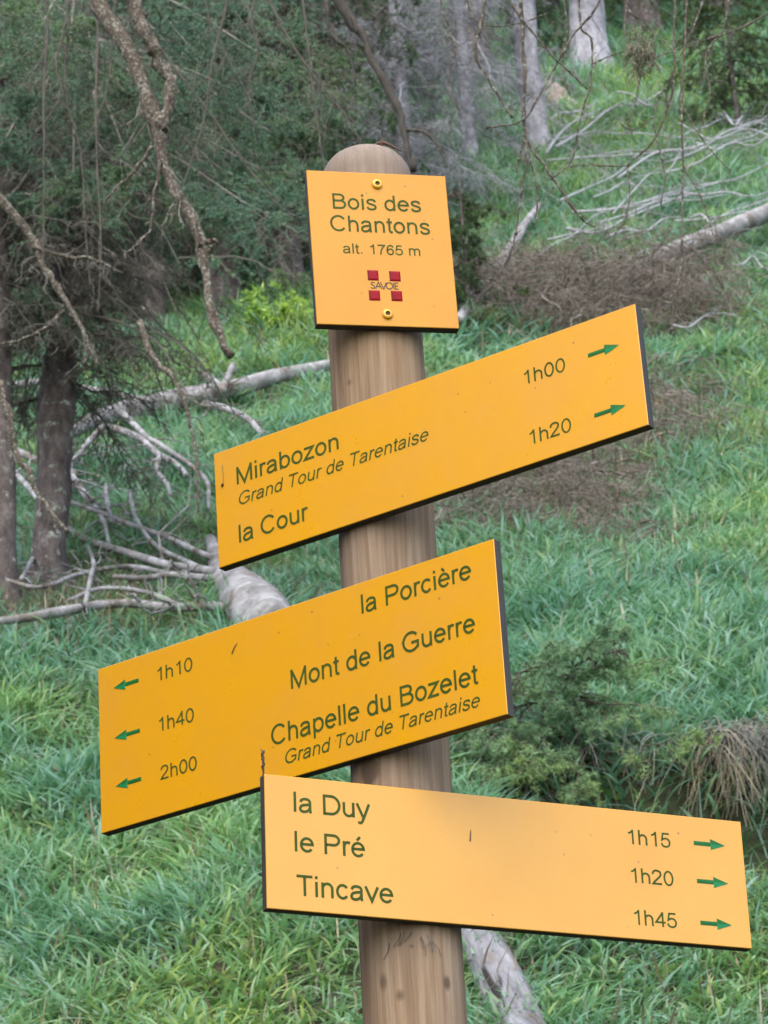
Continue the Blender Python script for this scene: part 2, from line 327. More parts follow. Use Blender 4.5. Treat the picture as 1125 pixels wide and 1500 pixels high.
# ------------------------------------------------------------------ lettering: stroked skeletons, cap height 1
def E(cx, cy, rx, ry, a0, a1, n=22):
    a = np.radians(np.linspace(a0, a1, n)); return np.stack([cx+rx*np.cos(a), cy+ry*np.sin(a)], 1)
def S(*p, n=20): return curve(p, n)
def L(*p): return np.array(p, float)
def J(*a): return np.concatenate(a)
_o = E(.388, .362, .282, .314, 90, 450, 33)
_e = J(L((.10, .385)), L((.669, .385)), E(.388, .362, .284, .314, 8, 322, 30))
_n = J(L((.151, .38)), E(.388, .43, .238, .25, 172, 2, 18), L((.626, 0)))
G = {
 'o': (.777, [_o]), 'e': (.777, [_e]), 'é': (.777, [_e, L((.34, .81), (.50, .99))]), 'è': (.777, [_e, L((.44, .81), (.28, .99))]),
 'h': (.777, [L((.151, 0), (.151, 1)), _n]), 'n': (.777, [L((.151, 0), (.151, .725)), _n]),
 'm': (1.164, [L((.15, 0), (.15, .725)), J(L((.15, .4)), E(.367, .45, .216, .23, 172, 2, 14), L((.583, 0))), J(L((.583, .4)), E(.80, .45, .216, .23, 172, 2, 14), L((1.015, 0)))]),
 'u': (.777, [L((.626, .725), (.626, 0)), J(L((.151, .725)), E(.388, .295, .238, .25, 182, 352, 18), L((.626, .34)))]),
 'i': (.31, [L((.155, 0), (.155, .725)), L((.155, .865), (.155, 1))]), 'l': (.31, [L((.155, 0), (.155, 1))]),
 'd': (.777, [L((.626, 0), (.626, 1)), E(.373, .362, .268, .314, 0, 360, 33)]),
 'b': (.777, [L((.15, 0), (.15, 1)), E(.403, .362, .268, .314, 0, 360, 33)]),
 'p': (.777, [L((.15, -.28), (.15, .725)), E(.403, .362, .268, .314, 0, 360, 33)]),
 'c': (.698, [E(.368, .362, .265, .314, 38, 322, 28)]),
 'a': (.777, [J(S((.125, .515), (.19, .63), (.36, .678), (.52, .645), (.595, .56), (.605, .45)), L((.605, .17)), S((.615, .06), (.645, 0), n=4)),
              S((.605, .435), (.50, .405), (.32, .38), (.17, .325), (.105, .205), (.145, .09), (.27, .042), (.42, .07), (.54, .15), (.605, .29), n=30)]),
 'r': (.465, [L((.15, 0), (.15, .725)), S((.15, .40), (.185, .57), (.27, .655), (.36, .67), (.455, .635), n=12)]),
 's': (.698, [S((.595, .53), (.51, .645), (.35, .68), (.185, .64), (.13, .525), (.20, .43), (.36, .375), (.53, .31), (.60, .205), (.545, .09), (.38, .042), (.20, .075), (.105, .20), n=36)]),
 't': (.388, [J(L((.19, .93)), L((.19, .18)), S((.21, .085), (.28, .05), (.37, .06), n=6)), L((.03, .675), (.365, .675))]),
 'v': (.698, [L((.04, .725), (.349, .03), (.66, .725))]),
 'y': (.698, [L((.66, .725), (.36, -.03)), J(L((.04, .725)), L((.36, 0)), S((.31, -.15), (.23, -.235), (.08, -.225), n=8))]),
 'z': (.698, [L((.06, .665), (.60, .665), (.08, .06), (.65, .06))]),
 'B': (.932, [J(L((.155, 0)), L((.155, .94)), L((.48, .94)), E(.50, .74, .25, .20, 88, -88, 14), L((.155, .54))), J(L((.50, .54)), E(.54, .30, .28, .24, 88, -88, 14), L((.155, .06)))]),
 'C': (1.009, [E(.515, .5, .425, .457, 36, 322, 36)]),
 'G': (1.087, [J(E(.545, .5, .455, .457, 40, 316, 34), L((.945, .20)), L((.945, .45)), L((.56, .45)))]),
 'D': (1.009, [J(L((.16, 0)), L((.16, .94)), L((.48, .94)), E(.50, .5, .425, .44, 86, -86, 24), L((.16, .06)))]),
 'P': (.932, [J(L((.16, 0)), L((.16, .94)), L((.55, .94)), E(.56, .705, .27, .235, 86, -86, 16), L((.16, .47)))]),
 'M': (1.164, [L((.155, 0), (.155, .99)), L((.145, .97), (.582, .03), (1.018, .97)), L((1.01, .99), (1.01, 0))]),
 'T': (.853, [L((.03, .94), (.82, .94)), L((.427, .94), (.427, 0))]),
 '1': (.777, [L((.49, 0), (.49, .98)), S((.49, .93), (.38, .81), (.20, .725), n=8)]),
 '2': (.777, [J(S((.10, .69), (.15, .855), (.28, .935), (.42, .94), (.585, .87), (.64, .72), (.575, .565), (.40, .385), (.22, .22), (.10, .06), n=36), L((.69, .06)))]),
 '0': (.777, [E(.388, .485, .28, .455, 90, 450, 33)]),
 '4': (.777, [L((.54, 0), (.54, .97)), L((.55, .93), (.08, .29), (.73, .29))]),
 '5': (.777, [J(L((.65, .92)), L((.22, .92)), S((.14, .485), (.26, .57), (.40, .595), (.56, .54), (.655, .36), (.61, .15), (.47, .05), (.33, .04), (.18, .10), (.10, .26), n=34))]),
 '6': (.777, [S((.635, .75), (.56, .885), (.42, .935), (.25, .865), (.15, .68), (.12, .42), (.16, .19), (.27, .07), (.40, .04), (.56, .10), (.65, .30), (.585, .49), (.42, .575), (.25, .52), (.135, .36), n=44)]),
 '7': (.777, [J(L((.07, .92)), L((.675, .92)), S((.50, .68), (.36, .36), (.31, 0), n=10))]),
 '.': (.388, [L((.19, 0), (.19, .13))]),
 'S': (.80, [S((.68, .80), (.52, .94), (.30, .90), (.18, .74), (.30, .58), (.52, .47), (.68, .28), (.56, .08), (.32, .05), (.10, .20), n=36)]),
 'A': (.80, [L((-.02, 0), (.42, 1), (.86, 0)), L((.18, .36), (.66, .36))]), 'V': (.66, [L((-.08, 1), (.34, 0), (.76, 1))]),
 'O': (1.02, [E(.51, .5, .45, .47, 90, 450, 36)]), 'I': (.22, [L((.11, 0), (.11, 1))]),
 'E': (.62, [L((.56, .95), (.10, .95), (.10, .05), (.56, .05)), L((.10, .5), (.50, .5))]),
 ' ': (.388, []),
}
def ribbon(p, t):
    p = np.asarray(p, float)
    keep = np.r_[True, np.linalg.norm(np.diff(p, axis=0), axis=1) > 1e-4]; p = p[keep]
    closed = np.linalg.norm(p[0]-p[-1]) < 1e-3
    d = nrm(np.diff(p, axis=0))
    if closed:
        din = np.concatenate([d[-1:], d]); dout = np.concatenate([d, d[:1]])
    else:
        din = np.concatenate([d[:1], d]); dout = np.concatenate([d, d[-1:]])
    n = nrm(np.stack([-(din+dout)[:, 1], (din+dout)[:, 0]], 1))
    c = (n*np.stack([-dout[:, 1], dout[:, 0]], 1)).sum(1)
    off = n*(t/2/np.maximum(c, .42))[:, None]
    V = np.empty((2*len(p), 2)); V[0::2] = p+off; V[1::2] = p-off
    i = np.arange(len(p)-1)*2
    return V, np.stack([i, i+1, i+3, i+2], 1)
def lettering(text, x0, x1, base, cap, front, parent, mat, weight=.12, italic=False, name='lettering'):
    """flat letters on the panel's own plane: local x right, z up, y = -front is the face"""
    k = .21 if italic else 0.0
    pen, strokes = 0.0, []
    for ch in text:
        adv, st = G[ch]
        for s in st: strokes.append(np.asarray(s)+[pen, 0])
        pen += adv
    lo = min(s[:, 0].min() for s in strokes)-weight/2; hi = max(s[:, 0].max()+ (k*.7 if italic else 0) for s in strokes)+weight/2
    sx = (x1-x0)/(hi-lo)
    mb = MB()
    for q, s in enumerate(strokes):
        V, F = ribbon(s, weight)
        X = x0+(V[:, 0]+k*V[:, 1]-lo)*sx; Z = base+V[:, 1]*cap
        mb.add(np.stack([X, np.full(len(X), -front-.00025-.00004*(q % 5)), Z], 1), F[:, ::-1])
    return mb.build(name, mat, parent, smooth=False)

# ------------------------------------------------------------------ the signpost
BASEZ = float(height(0, 0))
post_t = thing('signpost', (0, 0, BASEZ), 'round wooden hiking signpost carrying one square name plate and three long yellow direction panels', 'signpost')
def panel(name, yaw, off, z, w, h, tilt, d, label, face='sign'):
    """origin at the panel's middle on its back face; local -y is the front"""
    T = .014016
    o = bpy.data.objects.new(name, None)
    n = np.array([math.sin(yaw), -math.cos(yaw), 0]); r = np.array([math.cos(yaw), math.sin(yaw), 0])
    c = n*(d-T)+r*off+np.array([0, 0, z+ZE-BASEZ])
    b = .0007
    mb = MB()
    x, zz = w/2, h/2
    xi, zi = x-b, zz-b
    V = [(-x, 0, -zz), (x, 0, -zz), (x, 0, zz), (-x, 0, zz), (-x, -T+b, -zz), (x, -T+b, -zz), (x, -T+b, zz), (-x, -T+b, zz),
         (-xi, -T, -zi), (xi, -T, -zi), (xi, -T, zi), (-xi, -T, zi)]
    mb.add(V, np.array([(0, 3, 2, 1), (0, 1, 5, 4), (1, 2, 6, 5), (2, 3, 7, 6), (3, 0, 4, 7)]), 1)
    f0 = np.array([(8, 9, 10, 11), (4, 5, 9, 8), (5, 6, 10, 9), (6, 7, 11, 10), (7, 4, 8, 11)])
    mb.F.append(f0); mb.M.append(0)
    p = mb.build(name, [M[face], M['edge']], post_t, tuple(c), smooth=False)
    p.rotation_euler = (0, -tilt, yaw)
    p['label'] = label
    return p, T
def arrow(p, T, x0, x1, z):
    mb = MB(); s = 1 if x1 > x0 else -1; Lw = abs(x1-x0); f = -T-.0003
    P = lambda a, b, e=0: (x0+s*a*Lw, f-e, z+b)
    hb, hh, sh = .53, .0069, .0026
    V = [P(0, -sh), P(hb, -sh), P(hb, 0, .0003), P(0, 0, .0003), P(hb, sh), P(0, sh), P(hb, -hh), P(1, 0, .0002), P(hb, hh), P(hb+.03, 0, .0007)]
    up = [(3, 2, 4, 5)]; lo = [(0, 1, 2, 3)]
    tu = [(9, 7, 8), (8, 4, 9), (4, 2, 9)]; tl = [(6, 7, 9), (9, 1, 6), (2, 1, 9)]
    mb.add(V, np.array(up), 0); n0 = mb.n-len(V)
    mb.F += [np.array(lo)+n0, np.array(tu)+n0, np.array(tl)+n0]; mb.M += [0, 0, 1]
    o = mb.build('arrow', [M['arrow'], M['arrow2']], p, smooth=False); return o

# post
ZT = 2.008
mb = MB()
K = 40; zt = ZT+ZE-BASEZ
zs = np.concatenate([np.linspace(-.3, zt-.045, K), zt-.045+.045*np.sin(np.radians([12, 26, 40, 54, 68, 80, 88]))])
rs = np.concatenate([np.full(K, .06), .06-.034*(1-np.cos(np.radians([12, 26, 40, 54, 68, 80, 88])))])
rs = np.append(rs, .001); zs = np.append(zs, zt+.001)
mb.tubes(np.stack([0*zs, 0*zs, zs], 1), rs, 48)
wp = mb.build('wooden_post', M['post'], post_t)

pl, T = panel('name_plate', 0.22720618, -.001473, 1.830573, .182039, .220987, .018864, .072045, 'square yellow plate on top of the post reading Bois des Chantons alt. 1765 m', 'plate')
lettering('Bois des', -.0597, .0551, .0556, .0224, T, pl, M['ink'], .126)
lettering('Chantons', -.0649, .0644, .0232, .0229, T, pl, M['ink'], .126)
lettering('alt. 1765 m', -.0509, .0491, -.0084, .0144, T, pl, M['ink'], .125)
lettering('SAVOIE', -.0194, .0177, -.0579, .0096, T, pl, M['black'], .135, name='emblem_lettering')
for (a, b, c, d) in ((-.0217, -.0315, -.0077, -.0461), (.0064, -.0318, .0207, -.0463), (-.0219, -.0604, -.0077, -.0747), (.0067, -.0600, .0209, -.0745)):
    mb = MB(); e = .0021; f = -T-.0003
    a2, b2, c2, d2 = a+e, b-e, c-e, d+e
    V = [(a, f, d), (c, f, d), (c, f, b), (a, f, b), (a2, f-.0009, d2), (c2, f-.0009, d2), (c2, f-.0009, b2), (a2, f-.0009, b2)]
    mb.add(V, np.array([(4, 5, 6, 7), (0, 1, 5, 4), (1, 2, 6, 5), (2, 3, 7, 6)]), 0); mb.F.append(np.array([(3, 0, 4, 7)])); mb.M.append(1)
    mb.build('emblem_square', [M['red'], M['redlight']], pl, smooth=False)
for zc in (.0936, -.094):
    mb = MB(); f = -T
    prof = [(.0068, 0), (.0068, .0016), (.0058, .0030), (.0040, .0036), (.0032, .0036), (.0026, .0012), (.0001, .0012)]
    a = np.arange(20)*2*np.pi/20
    V = np.array([[(r*np.cos(t), f-h, zc+r*np.sin(t)) for t in a] for r, h in prof])
    idx = np.arange(len(prof)*20).reshape(len(prof), 20)
    F = np.stack([idx[:-1], np.roll(idx[:-1], -1, 1), np.roll(idx[1:], -1, 1), idx[1:]], -1)
    mb.add(V, F[:4].reshape(-1, 4), 0); mb.F.append(F[4:].reshape(-1, 4)); mb.M.append(1)
    mb.build('screw', [M['screw'], M['hole']], pl)

s2, T = panel('direction_panel', -.5616120, .100432, 1.539183, .614394, .158406, .0136286, .072028, 'upper yellow direction panel pointing right to Mirabozon and la Cour')
lettering('Mirabozon', -.2735, -.1174, .0256, .0243, T, s2, M['ink'], .132)
lettering('Grand Tour de Tarentaise', -.2731, .0137, -.0037, .0178, T, s2, M['ink'], .118, True)
lettering('la Cour', -.2739, -.1673, -.0546, .0244, T, s2, M['ink'], .132)
lettering('1h00', .1501, .2075, .0246, .0186, T, s2, M['ink'], .118)
lettering('1h20', .1501, .2075, -.0548, .0186, T, s2, M['ink'], .118)
arrow(s2, T, .239, .281, .0336); arrow(s2, T, .239, .281, -.0454)
s3, T = panel('direction_panel', -.5910654, -.103711, 1.268161, .605141, .219252, .0065314, .071969, 'middle tall yellow direction panel pointing left with three destinations')
lettering('1h10', -.2066, -.1497, .0672, .0186, T, s3, M['ink'], .118)
lettering('1h40', -.2062, -.1500, .0001, .0186, T, s3, M['ink'], .118)
lettering('2h00', -.2052, -.1479, -.0634, .0183, T, s3, M['ink'], .118)
for z in (.0772, .0100, -.0540): arrow(s3, T, -.2361, -.2774, z)
lettering('la Porcière', .1095, .2684, .0691, .0247, T, s3, M['ink'], .132)
lettering('Mont de la Guerre', -.0003, .2682, .0017, .0252, T, s3, M['ink'], .132)
lettering('Chapelle du Bozelet', -.0333, .2682, -.0626, .0252, T, s3, M['ink'], .132)
lettering('Grand Tour de Tarentaise', -.0155, .2682, -.0908, .0176, T, s3, M['ink'], .118, True)
s4, T = panel('direction_panel', .4140082, .105727, 1.029073, .618041, .159160, -.0171646, .071953, 'lowest yellow direction panel pointing right to la Duy, le Pré and Tincave')
lettering('la Duy', -.2739, -.1792, .0374, .0242, T, s4, M['ink'], .132)
lettering('le Pré', -.2739, -.1877, -.0098, .0243, T, s4, M['ink'], .132)
lettering('Tincave', -.2743, -.1547, -.0617, .0245, T, s4, M['ink'], .132)
lettering('1h15', .1523, .2097, .0376, .0185, T, s4, M['ink'], .118)
lettering('1h20', .1525, .2098, -.0102, .0185, T, s4, M['ink'], .118)
lettering('1h45', .1525, .2098, -.0620, .0186, T, s4, M['ink'], .118)
for z in (.0466, -.0010, -.0528): arrow(s4, T, .2415, .2839, z)

# ------------------------------------------------------------------ the hillside
def grid_axis(segs):
    return np.unique(np.concatenate([np.arange(a, b, s) for a, b, s in segs]+[[segs[-1][1]]]))
gx = grid_axis([(-90, -20, 5), (-20, -5, .6), (-5, 5, .07), (5, 20, .6), (20, 90, 5)])
gy = grid_axis([(-40, -6, 2), (-6, 4, .3), (4, 9, .04), (9, 16, .08), (16, 30, .2), (30, 60, 1), (60, 160, 6)])
X, Y = np.meshgrid(gx, gy); Zg = height(X, Y)
idx = np.arange(X.size).reshape(X.shape)
F = np.stack([idx[:-1, :-1], idx[:-1, 1:], idx[1:, 1:], idx[1:, :-1]], -1).reshape(-1, 4)
hill = link('hillside', mesh_data('hillside', np.stack([X, Y, Zg], -1).reshape(-1, 3), [F], [M['soil']])); tag(hill, 'steep grassy mountain hillside rising behind the signpost', 'hillside', kind='structure')

def blades(x, y, Lh, W, az, lean, droop, K=4, r=rng):
    """grass blades: arching tapered strips"""
    N = len(x); z = height(x, y)-.01
    t = np.linspace(0, 1, K+1)[None, :]
    dirx, diry = np.cos(az)[:, None], np.sin(az)[:, None]
    hor = Lh[:, None]*(lean[:, None]*t + droop[:, None]*t**2)
    ver = Lh[:, None]*(np.sqrt(np.maximum(0, 1-np.minimum(lean, .95)**2))[:, None]*t - .62*droop[:, None]*t**2.4)
    P = np.stack([x[:, None]+dirx*hor, y[:, None]+diry*hor, z[:, None]+ver], -1)
    tw = r.uniform(-.9, .9, N)
    sx, sy = -np.sin(az+tw), np.cos(az+tw)
    wid = W[:, None]*np.array([.7, 1, .92, .62, .3, .1])[:K][None, :] if K < 6 else W[:, None]*(1-t[:, :-1]**2)
    A = P[:, :K].copy(); B = P[:, :K].copy()
    A[..., 0] += sx[:, None]*wid/2; A[..., 1] += sy[:, None]*wid/2
    B[..., 0] -= sx[:, None]*wid/2; B[..., 1] -= sy[:, None]*wid/2
    V = np.concatenate([np.stack([A, B], 2).reshape(N, 2*K, 3), P[:, K:]], 1)
    n0 = (np.arange(N)*(2*K+1))[:, None]
    q = np.concatenate([n0+np.array([[2*i, 2*i+1, 2*i+3, 2*i+2]]) for i in range(K-1)])
    tr = n0+np.array([[2*K-2, 2*K-1, 2*K]])
    return V.reshape(-1, 3), [q, tr]
def scatter(y0, y1, dens, r):
    hw = lambda y: (y+DIST)*.150+.9
    n = int(dens*(y1-y0)*(hw(y0)+hw(y1)))
    y = r.uniform(y0, y1, n); x = r.uniform(-1, 1, n)*hw(y)
    return x, y
def uv(x, y, z):
    d = np.stack([x, y, z], -1)-EYE
    k = d@CF
    return 562.5+FPX*(d@CR)/k, 750-FPX*(d@CU)/k
def straw_mask(x, y):                       # where the sward is thin and dry
    u, v = uv(x, y, height(x, y))
    m = np.exp(-(((u-170)/330)**2+((v-890)/75)**2)*1.2)
    m = np.maximum(m, .9*np.exp(-(((u-785)/170)**2+((v-725)/95)**2)))
    m = np.maximum(m, .95*np.exp(-(((u-870)/230)**2+((v-445)/65)**2)**2))
    m = np.maximum(m, .6*np.exp(-(((u-510)/90)**2+((v-1290)/40)**2)))
    m = np.maximum(m, .6*np.exp(-(((u-960)/110)**2+((v-640)/60)**2)))
    m = np.maximum(m, .7*np.exp(-(((u-250)/300)**2+((v-330)/120)**2)))
    return m
g = np.random.default_rng(11)
mbg = MB(); mbs = MB(); mbl = MB(); mbw = MB()
def lime_sunlit_mask(x, y):  # sunlit patches painted by position, plus random lime variation
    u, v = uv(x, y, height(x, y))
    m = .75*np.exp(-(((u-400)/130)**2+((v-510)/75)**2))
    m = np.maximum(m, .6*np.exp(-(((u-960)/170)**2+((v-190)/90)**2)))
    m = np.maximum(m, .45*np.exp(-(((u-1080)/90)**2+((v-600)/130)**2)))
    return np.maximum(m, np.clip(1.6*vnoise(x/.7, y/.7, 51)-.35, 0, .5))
for (y0, y1, dens, l0, l1, w0, w1, K) in ((3.2, 5.2, 1300, .08, .20, .006, .015, 4), (5.2, 9, 4300, .07, .20, .006, .019, 4), (9, 14, 3400, .08, .21, .007, .020, 4), (14, 22, 1800, .09, .24, .010, .022, 3), (22, 46, 450, .14, .34, .016, .032, 3)):
    x, y = scatter(y0, y1, dens, g)
    cl = vnoise(x/.35, y/.35, 21)+.6*vnoise(x/.12, y/.12, 22)+.5*vnoise(x/1.4, y/1.4, 23)
    m = straw_mask(x, y)
    bare = sstep(.25, .6, x)*(1-sstep(3.2, 4.5, x))*sstep(7.2, 7.4, y)*(1-sstep(7.70, 7.80, y-.25*vnoise(x/.5, 0*y, 5)-.12*vnoise(x/.16, 0*y, 6)))
    keep = g.uniform(0, 1, len(x)) < np.clip(.78+.9*cl, .18, 1)*(1-.86*m)*(1-bare)
    x, y, cl = x[keep], y[keep], cl[keep]
    n = len(x)
    az = -np.pi/2+g.normal(0, 1.0, n)+1.6*vnoise(x/.5, y/.5, 31)
    Lh = g.uniform(l0, l1, n)*(1+.7*cl)*(1+.3*vnoise(x/.9, y/.9, 33)); W = g.uniform(w0, w1, n)
    lean_, dr_ = g.uniform(.3, .95, n), g.uniform(.3, .95, n)
    lime = g.uniform(0, 1, n) < lime_sunlit_mask(x, y)
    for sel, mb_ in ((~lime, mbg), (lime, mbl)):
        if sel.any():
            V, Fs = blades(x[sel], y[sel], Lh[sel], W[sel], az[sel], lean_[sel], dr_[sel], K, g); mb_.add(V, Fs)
    xw, yw = scatter(y0, y1, dens*.10, g)
    kw_ = g.uniform(0, 1, len(xw)) < np.clip(3.2*vnoise(xw/.45, yw/.45, 44), 0, 1); xw, yw = xw[kw_], yw[kw_]; n = len(xw)
    V, Fs = blades(xw, yw, g.uniform(.05, .12, n), g.uniform(.018, .036, n), g.uniform(0, 6.28, n), g.uniform(.3, .9, n), g.uniform(.2, .7, n), 4, g); mbw.add(V, Fs)
    x, y = scatter(y0, y1, dens*.45, g); m = straw_mask(x, y)
    bare = sstep(.25, .6, x)*(1-sstep(3.2, 4.5, x))*sstep(7.1, 7.3, y)*(1-sstep(7.72, 7.80, y))
    keep = g.uniform(0, 1, len(x)) < (.10+.9*m)*(1-.9*bare)
    x, y = x[keep], y[keep]; n = len(x)
    V, Fs = blades(x, y, g.uniform(l0, l1*1.25, n), g.uniform(w0*.5, w1*.55, n), g.uniform(0, 6.28, n), g.uniform(.0, .9, n), g.uniform(.0, .6, n), 3, g)
    mbs.add(V, Fs)
tag(mbg.build('grass', M['grass'], smooth=True), 'long green mountain grass with drooping blades covering the hillside', 'grass', kind='stuff')
tag(mbl.build('sunlit_lime_grass', M['lime'], smooth=True), 'yellow green grass in patches, with sunlight put into the colour left of the post and high on the right', 'grass', kind='stuff')
tag(mbw.build('ground_weeds', M['weed'], smooth=True), 'small broad leaved weeds scattered through the grass', 'weeds', kind='stuff')
tag(mbs.build('dry_grass', M['straw'], smooth=True), 'thin straw coloured dead grass stems among the green sward', 'dry grass', kind='stuff')

# ------------------------------------------------------------------ spruces and dead branches
def bough_paths(org, az, Ln, elev, droop, r, K=8, wob=.05):
    t = np.linspace(0, 1, K)[None, :]
    h = Ln[:, None]*(np.cos(elev)[:, None]*t-.12*droop[:, None]*t**2)
    v = Ln[:, None]*(np.sin(elev)[:, None]*t-droop[:, None]*t**2*.6+.12*droop[:, None]*t**4)
    P = np.stack([np.cos(az)[:, None]*h, np.sin(az)[:, None]*h, v], -1)+org[:, None, :]
    wv = np.cumsum(r.normal(0, wob, P.shape), 1)*Ln[:, None, None]*.35; wv[:, 0] = 0
    return P+wv
def side_twigs(P, per, frac, r, K=5, hang=.35, fwd=.6, t0=.15, spread=1.0, wob=.05):
    """per twigs off every path of P; frac = length as a share of the parent's"""
    N, Kp, _ = P.shape
    t = np.clip(r.uniform(t0, .98, (N, per)), 0, .999)
    f = t*(Kp-1); i = f.astype(int); a = (f-i)[..., None]
    n = np.arange(N)[:, None]
    B = P[n, i]*(1-a)+P[n, i+1]*a; D = nrm(P[n, i+1]-P[n, i])
    Lp = np.linalg.norm(np.diff(P, axis=1), axis=2).sum(1)[:, None]
    side = nrm(np.cross(D, np.array([0, 0, 1.])+r.normal(0, .35, D.shape)))*np.where(r.uniform(size=(N, per)) < .5, -1, 1)[..., None]
    d = nrm(fwd*D+spread*side+r.normal(0, .28, D.shape)); d[..., 2] -= hang*r.uniform(.2, 1.4, (N, per)); d = nrm(d)
    ln = Lp*frac*r.uniform(.45, 1.1, (N, per))*(1.1-.75*t)
    s = np.linspace(0, 1, K)
    Q = B[:, :, None, :]+d[:, :, None, :]*(ln[..., None]*s)[..., None]
    Q[..., 2] -= hang*.45*ln[..., None]*s**2
    wv = np.cumsum(r.normal(0, wob, Q.shape), 2)*ln[..., None, None]; wv[:, :, 0] = 0
    return (Q+wv).reshape(N*per, K, 3)
def needles(mb, Q, per, nl, nw, r, slot=0, spread=.9):
    N, K, _ = Q.shape
    t = r.uniform(.04, 1, (N, per))*(K-1)*.999; i = t.astype(int); a = (t-i)[..., None]; n = np.arange(N)[:, None]
    B = Q[n, i]*(1-a)+Q[n, i+1]*a; D = nrm(Q[n, i+1]-Q[n, i])
    d = nrm(.75*D+spread*nrm(r.normal(0, 1, D.shape))); d[..., 2] += .12
    s = nrm(np.cross(d, r.normal(0, 1, D.shape)))*nw/2
    ln = nl*r.uniform(.7, 1.25, (N, per))[..., None]
    V = np.stack([B+s, B-s, B+d*ln], 2).reshape(-1, 3)
    mb.add(V, np.arange(len(V)).reshape(-1, 3), slot)
def taper(P, r0, r1):
    return np.broadcast_to(np.asarray(r0).reshape(-1, 1), (P.shape[0], 1))*(1-np.linspace(0, 1, P.shape[1])[None, :]*(1-r1))
def along(path, n, r, a=0., b=1.):
    t = np.sort(r.uniform(a, b, n))*(len(path)-1)*.9999; i = t.astype(int); f = (t-i)[:, None]
    return path[i]*(1-f)+path[i+1]*f, t/(len(path)-1)
def spruce(name, base, path, r0, r1, label, cat, group, seed, live=40, dead=20, Ln=(.8, 1.6), needle='needle', barkm='bark', twig='twig', a=.05, b=1., nn=46, nl=.026, nw=.005, per=16, droop=(.3, .8), azr=None, sub=5, dsub=7, trough=.10, sides=14, flare=1.7, bsize=.011, dlow=None):
    r = np.random.default_rng(seed)
    t = thing(name, base, label, cat, group)
    path = curve(path, 36); L_ = np.linspace(0, 1, 36)
    R = r0+(r1-r0)*L_; R = R*(1+(flare-1)*np.exp(-L_*len(path)/2.2))
    mb = MB(); mb.tubes(path, R, sides, 0, True, trough, r); mb.build('trunk', M[barkm], t, origin=base)
    mb = MB()
    if live:
        o, q = along(path, live, r, a, b)
        az = r.uniform(0, 2*np.pi, live) if azr is None else r.uniform(azr[0], azr[1], live)
        P = bough_paths(o, az, r.uniform(*Ln, live)*(1.15-.5*q), r.uniform(-.25, .25, live), r.uniform(*droop, live), r)
        mb.tubes(P, taper(P, bsize, .25), 5, 1)
        Q = side_twigs(P, per, .36, r, hang=.55)
        mb.tubes(Q, taper(Q, .0035, .35), 3, 1)
        needles(mb, Q, nn, nl, nw, r)
        if sub:
            W = side_twigs(Q, sub, .5, r, K=4, hang=.4); needles(mb, W, nn//2, nl, nw, r)
    if dead:
        o, q = along(path, dead, r, a if dlow is None else dlow, b)
        az = r.uniform(0, 2*np.pi, dead) if azr is None else r.uniform(azr[0], azr[1], dead)
        P = bough_paths(o, az, r.uniform(Ln[0]*.6, Ln[1], dead), r.uniform(-.5, .2, dead), r.uniform(droop[0]*.5, droop[1], dead), r, wob=.09)
        mb.tubes(P, taper(P, .007, .25)*r.uniform(.6, 1.3, (dead, 1)), 5, 1)
        Q = side_twigs(P, 18, .34, r, hang=.5, wob=.09); mb.tubes(Q, taper(Q, .003, .3), 3, 1)
        W = side_twigs(Q, dsub, .5, r, K=4, hang=.4, wob=.09); mb.tubes(W, taper(W, .0019, .4), 3, 1)
    mb.build('crown', [M[needle], M[twig]], t, origin=base)
    return t
def up(p, h, dx=0., dy=0.): return p+np.array([dx, dy, h])

# the near spruce at the left and the trunk at the left edge
yA = ground(75, 885)[1]
bA = ground(75, 885)
pathA = [at(72, 895, yA), at(74, 800, yA), at(80, 700, yA), at(86, 560, yA), at(100, 420, yA), at(118, 250, yA), at(130, 60, yA)]
pathA += [up(pathA[-1], 1.5, .1), up(pathA[-1], 4.5, .2)]
spA = spruce('spruce_tree', bA, pathA, .095, .075, 'rough barked spruce trunk with reddish root flare at left, dead twigs drooping from it', 'tree', 'spruces on the slope', 41, live=22, dead=130, dlow=.36, Ln=(.5, 1.1), barkm='bark', twig='twig', a=.45, b=.8, needle='needleblue', droop=(.3, .9), trough=.17)
yB = ground(8, 905)[1]
pathB = [at(8, 915, yB), at(6, 760, yB), at(2, 560, yB), at(-6, 300, yB), at(-10, 40, yB)]
pathB += [up(pathB[-1], 3.5)]
spruce('spruce_tree', ground(8, 905), pathB, .062, .05, 'slim grey barked spruce trunk cut by the left edge of the view', 'tree', 'spruces on the slope', 42, live=14, dead=50, dlow=.42, Ln=(.4, .8), a=.5, b=.85, needle='needleblue')

# spruces further up the slope behind the name plate
defs = [  # u, v of the foot, trunk radius, height, lean, seed, live, dead, needle, label
    (215, 500, .10, 7.0, .2, 51, 56, 46, 'needleblue', 'blue green spruce with drooping boughs, behind the left hanging branch'),
    (330, 470, .11, 7.5, -.1, 52, 54, 60, 'needle', 'dark spruce with low boughs left of the name plate'),
    (420, 450, .10, 7.0, .1, 53, 44, 90, 'needle', 'twiggy brown and green spruce directly left of the name plate'),
    (60, 470, .12, 8.0, 0, 54, 60, 60, 'needleblue', 'spruce with pale green sprays in the upper left corner'),
    (300, 330, .14, 10, 0, 55, 40, 90, 'needle', 'tall brownish spruce standing behind the two nearer left spruces'),
    (490, 340, .13, 10, 0, 56, 36, 110, 'needle', 'half bare spruce behind the top of the post'),
    (120, 330, .14, 10, 0, 57, 50, 70, 'needle', 'shaded spruce at the back of the left stand'),
]
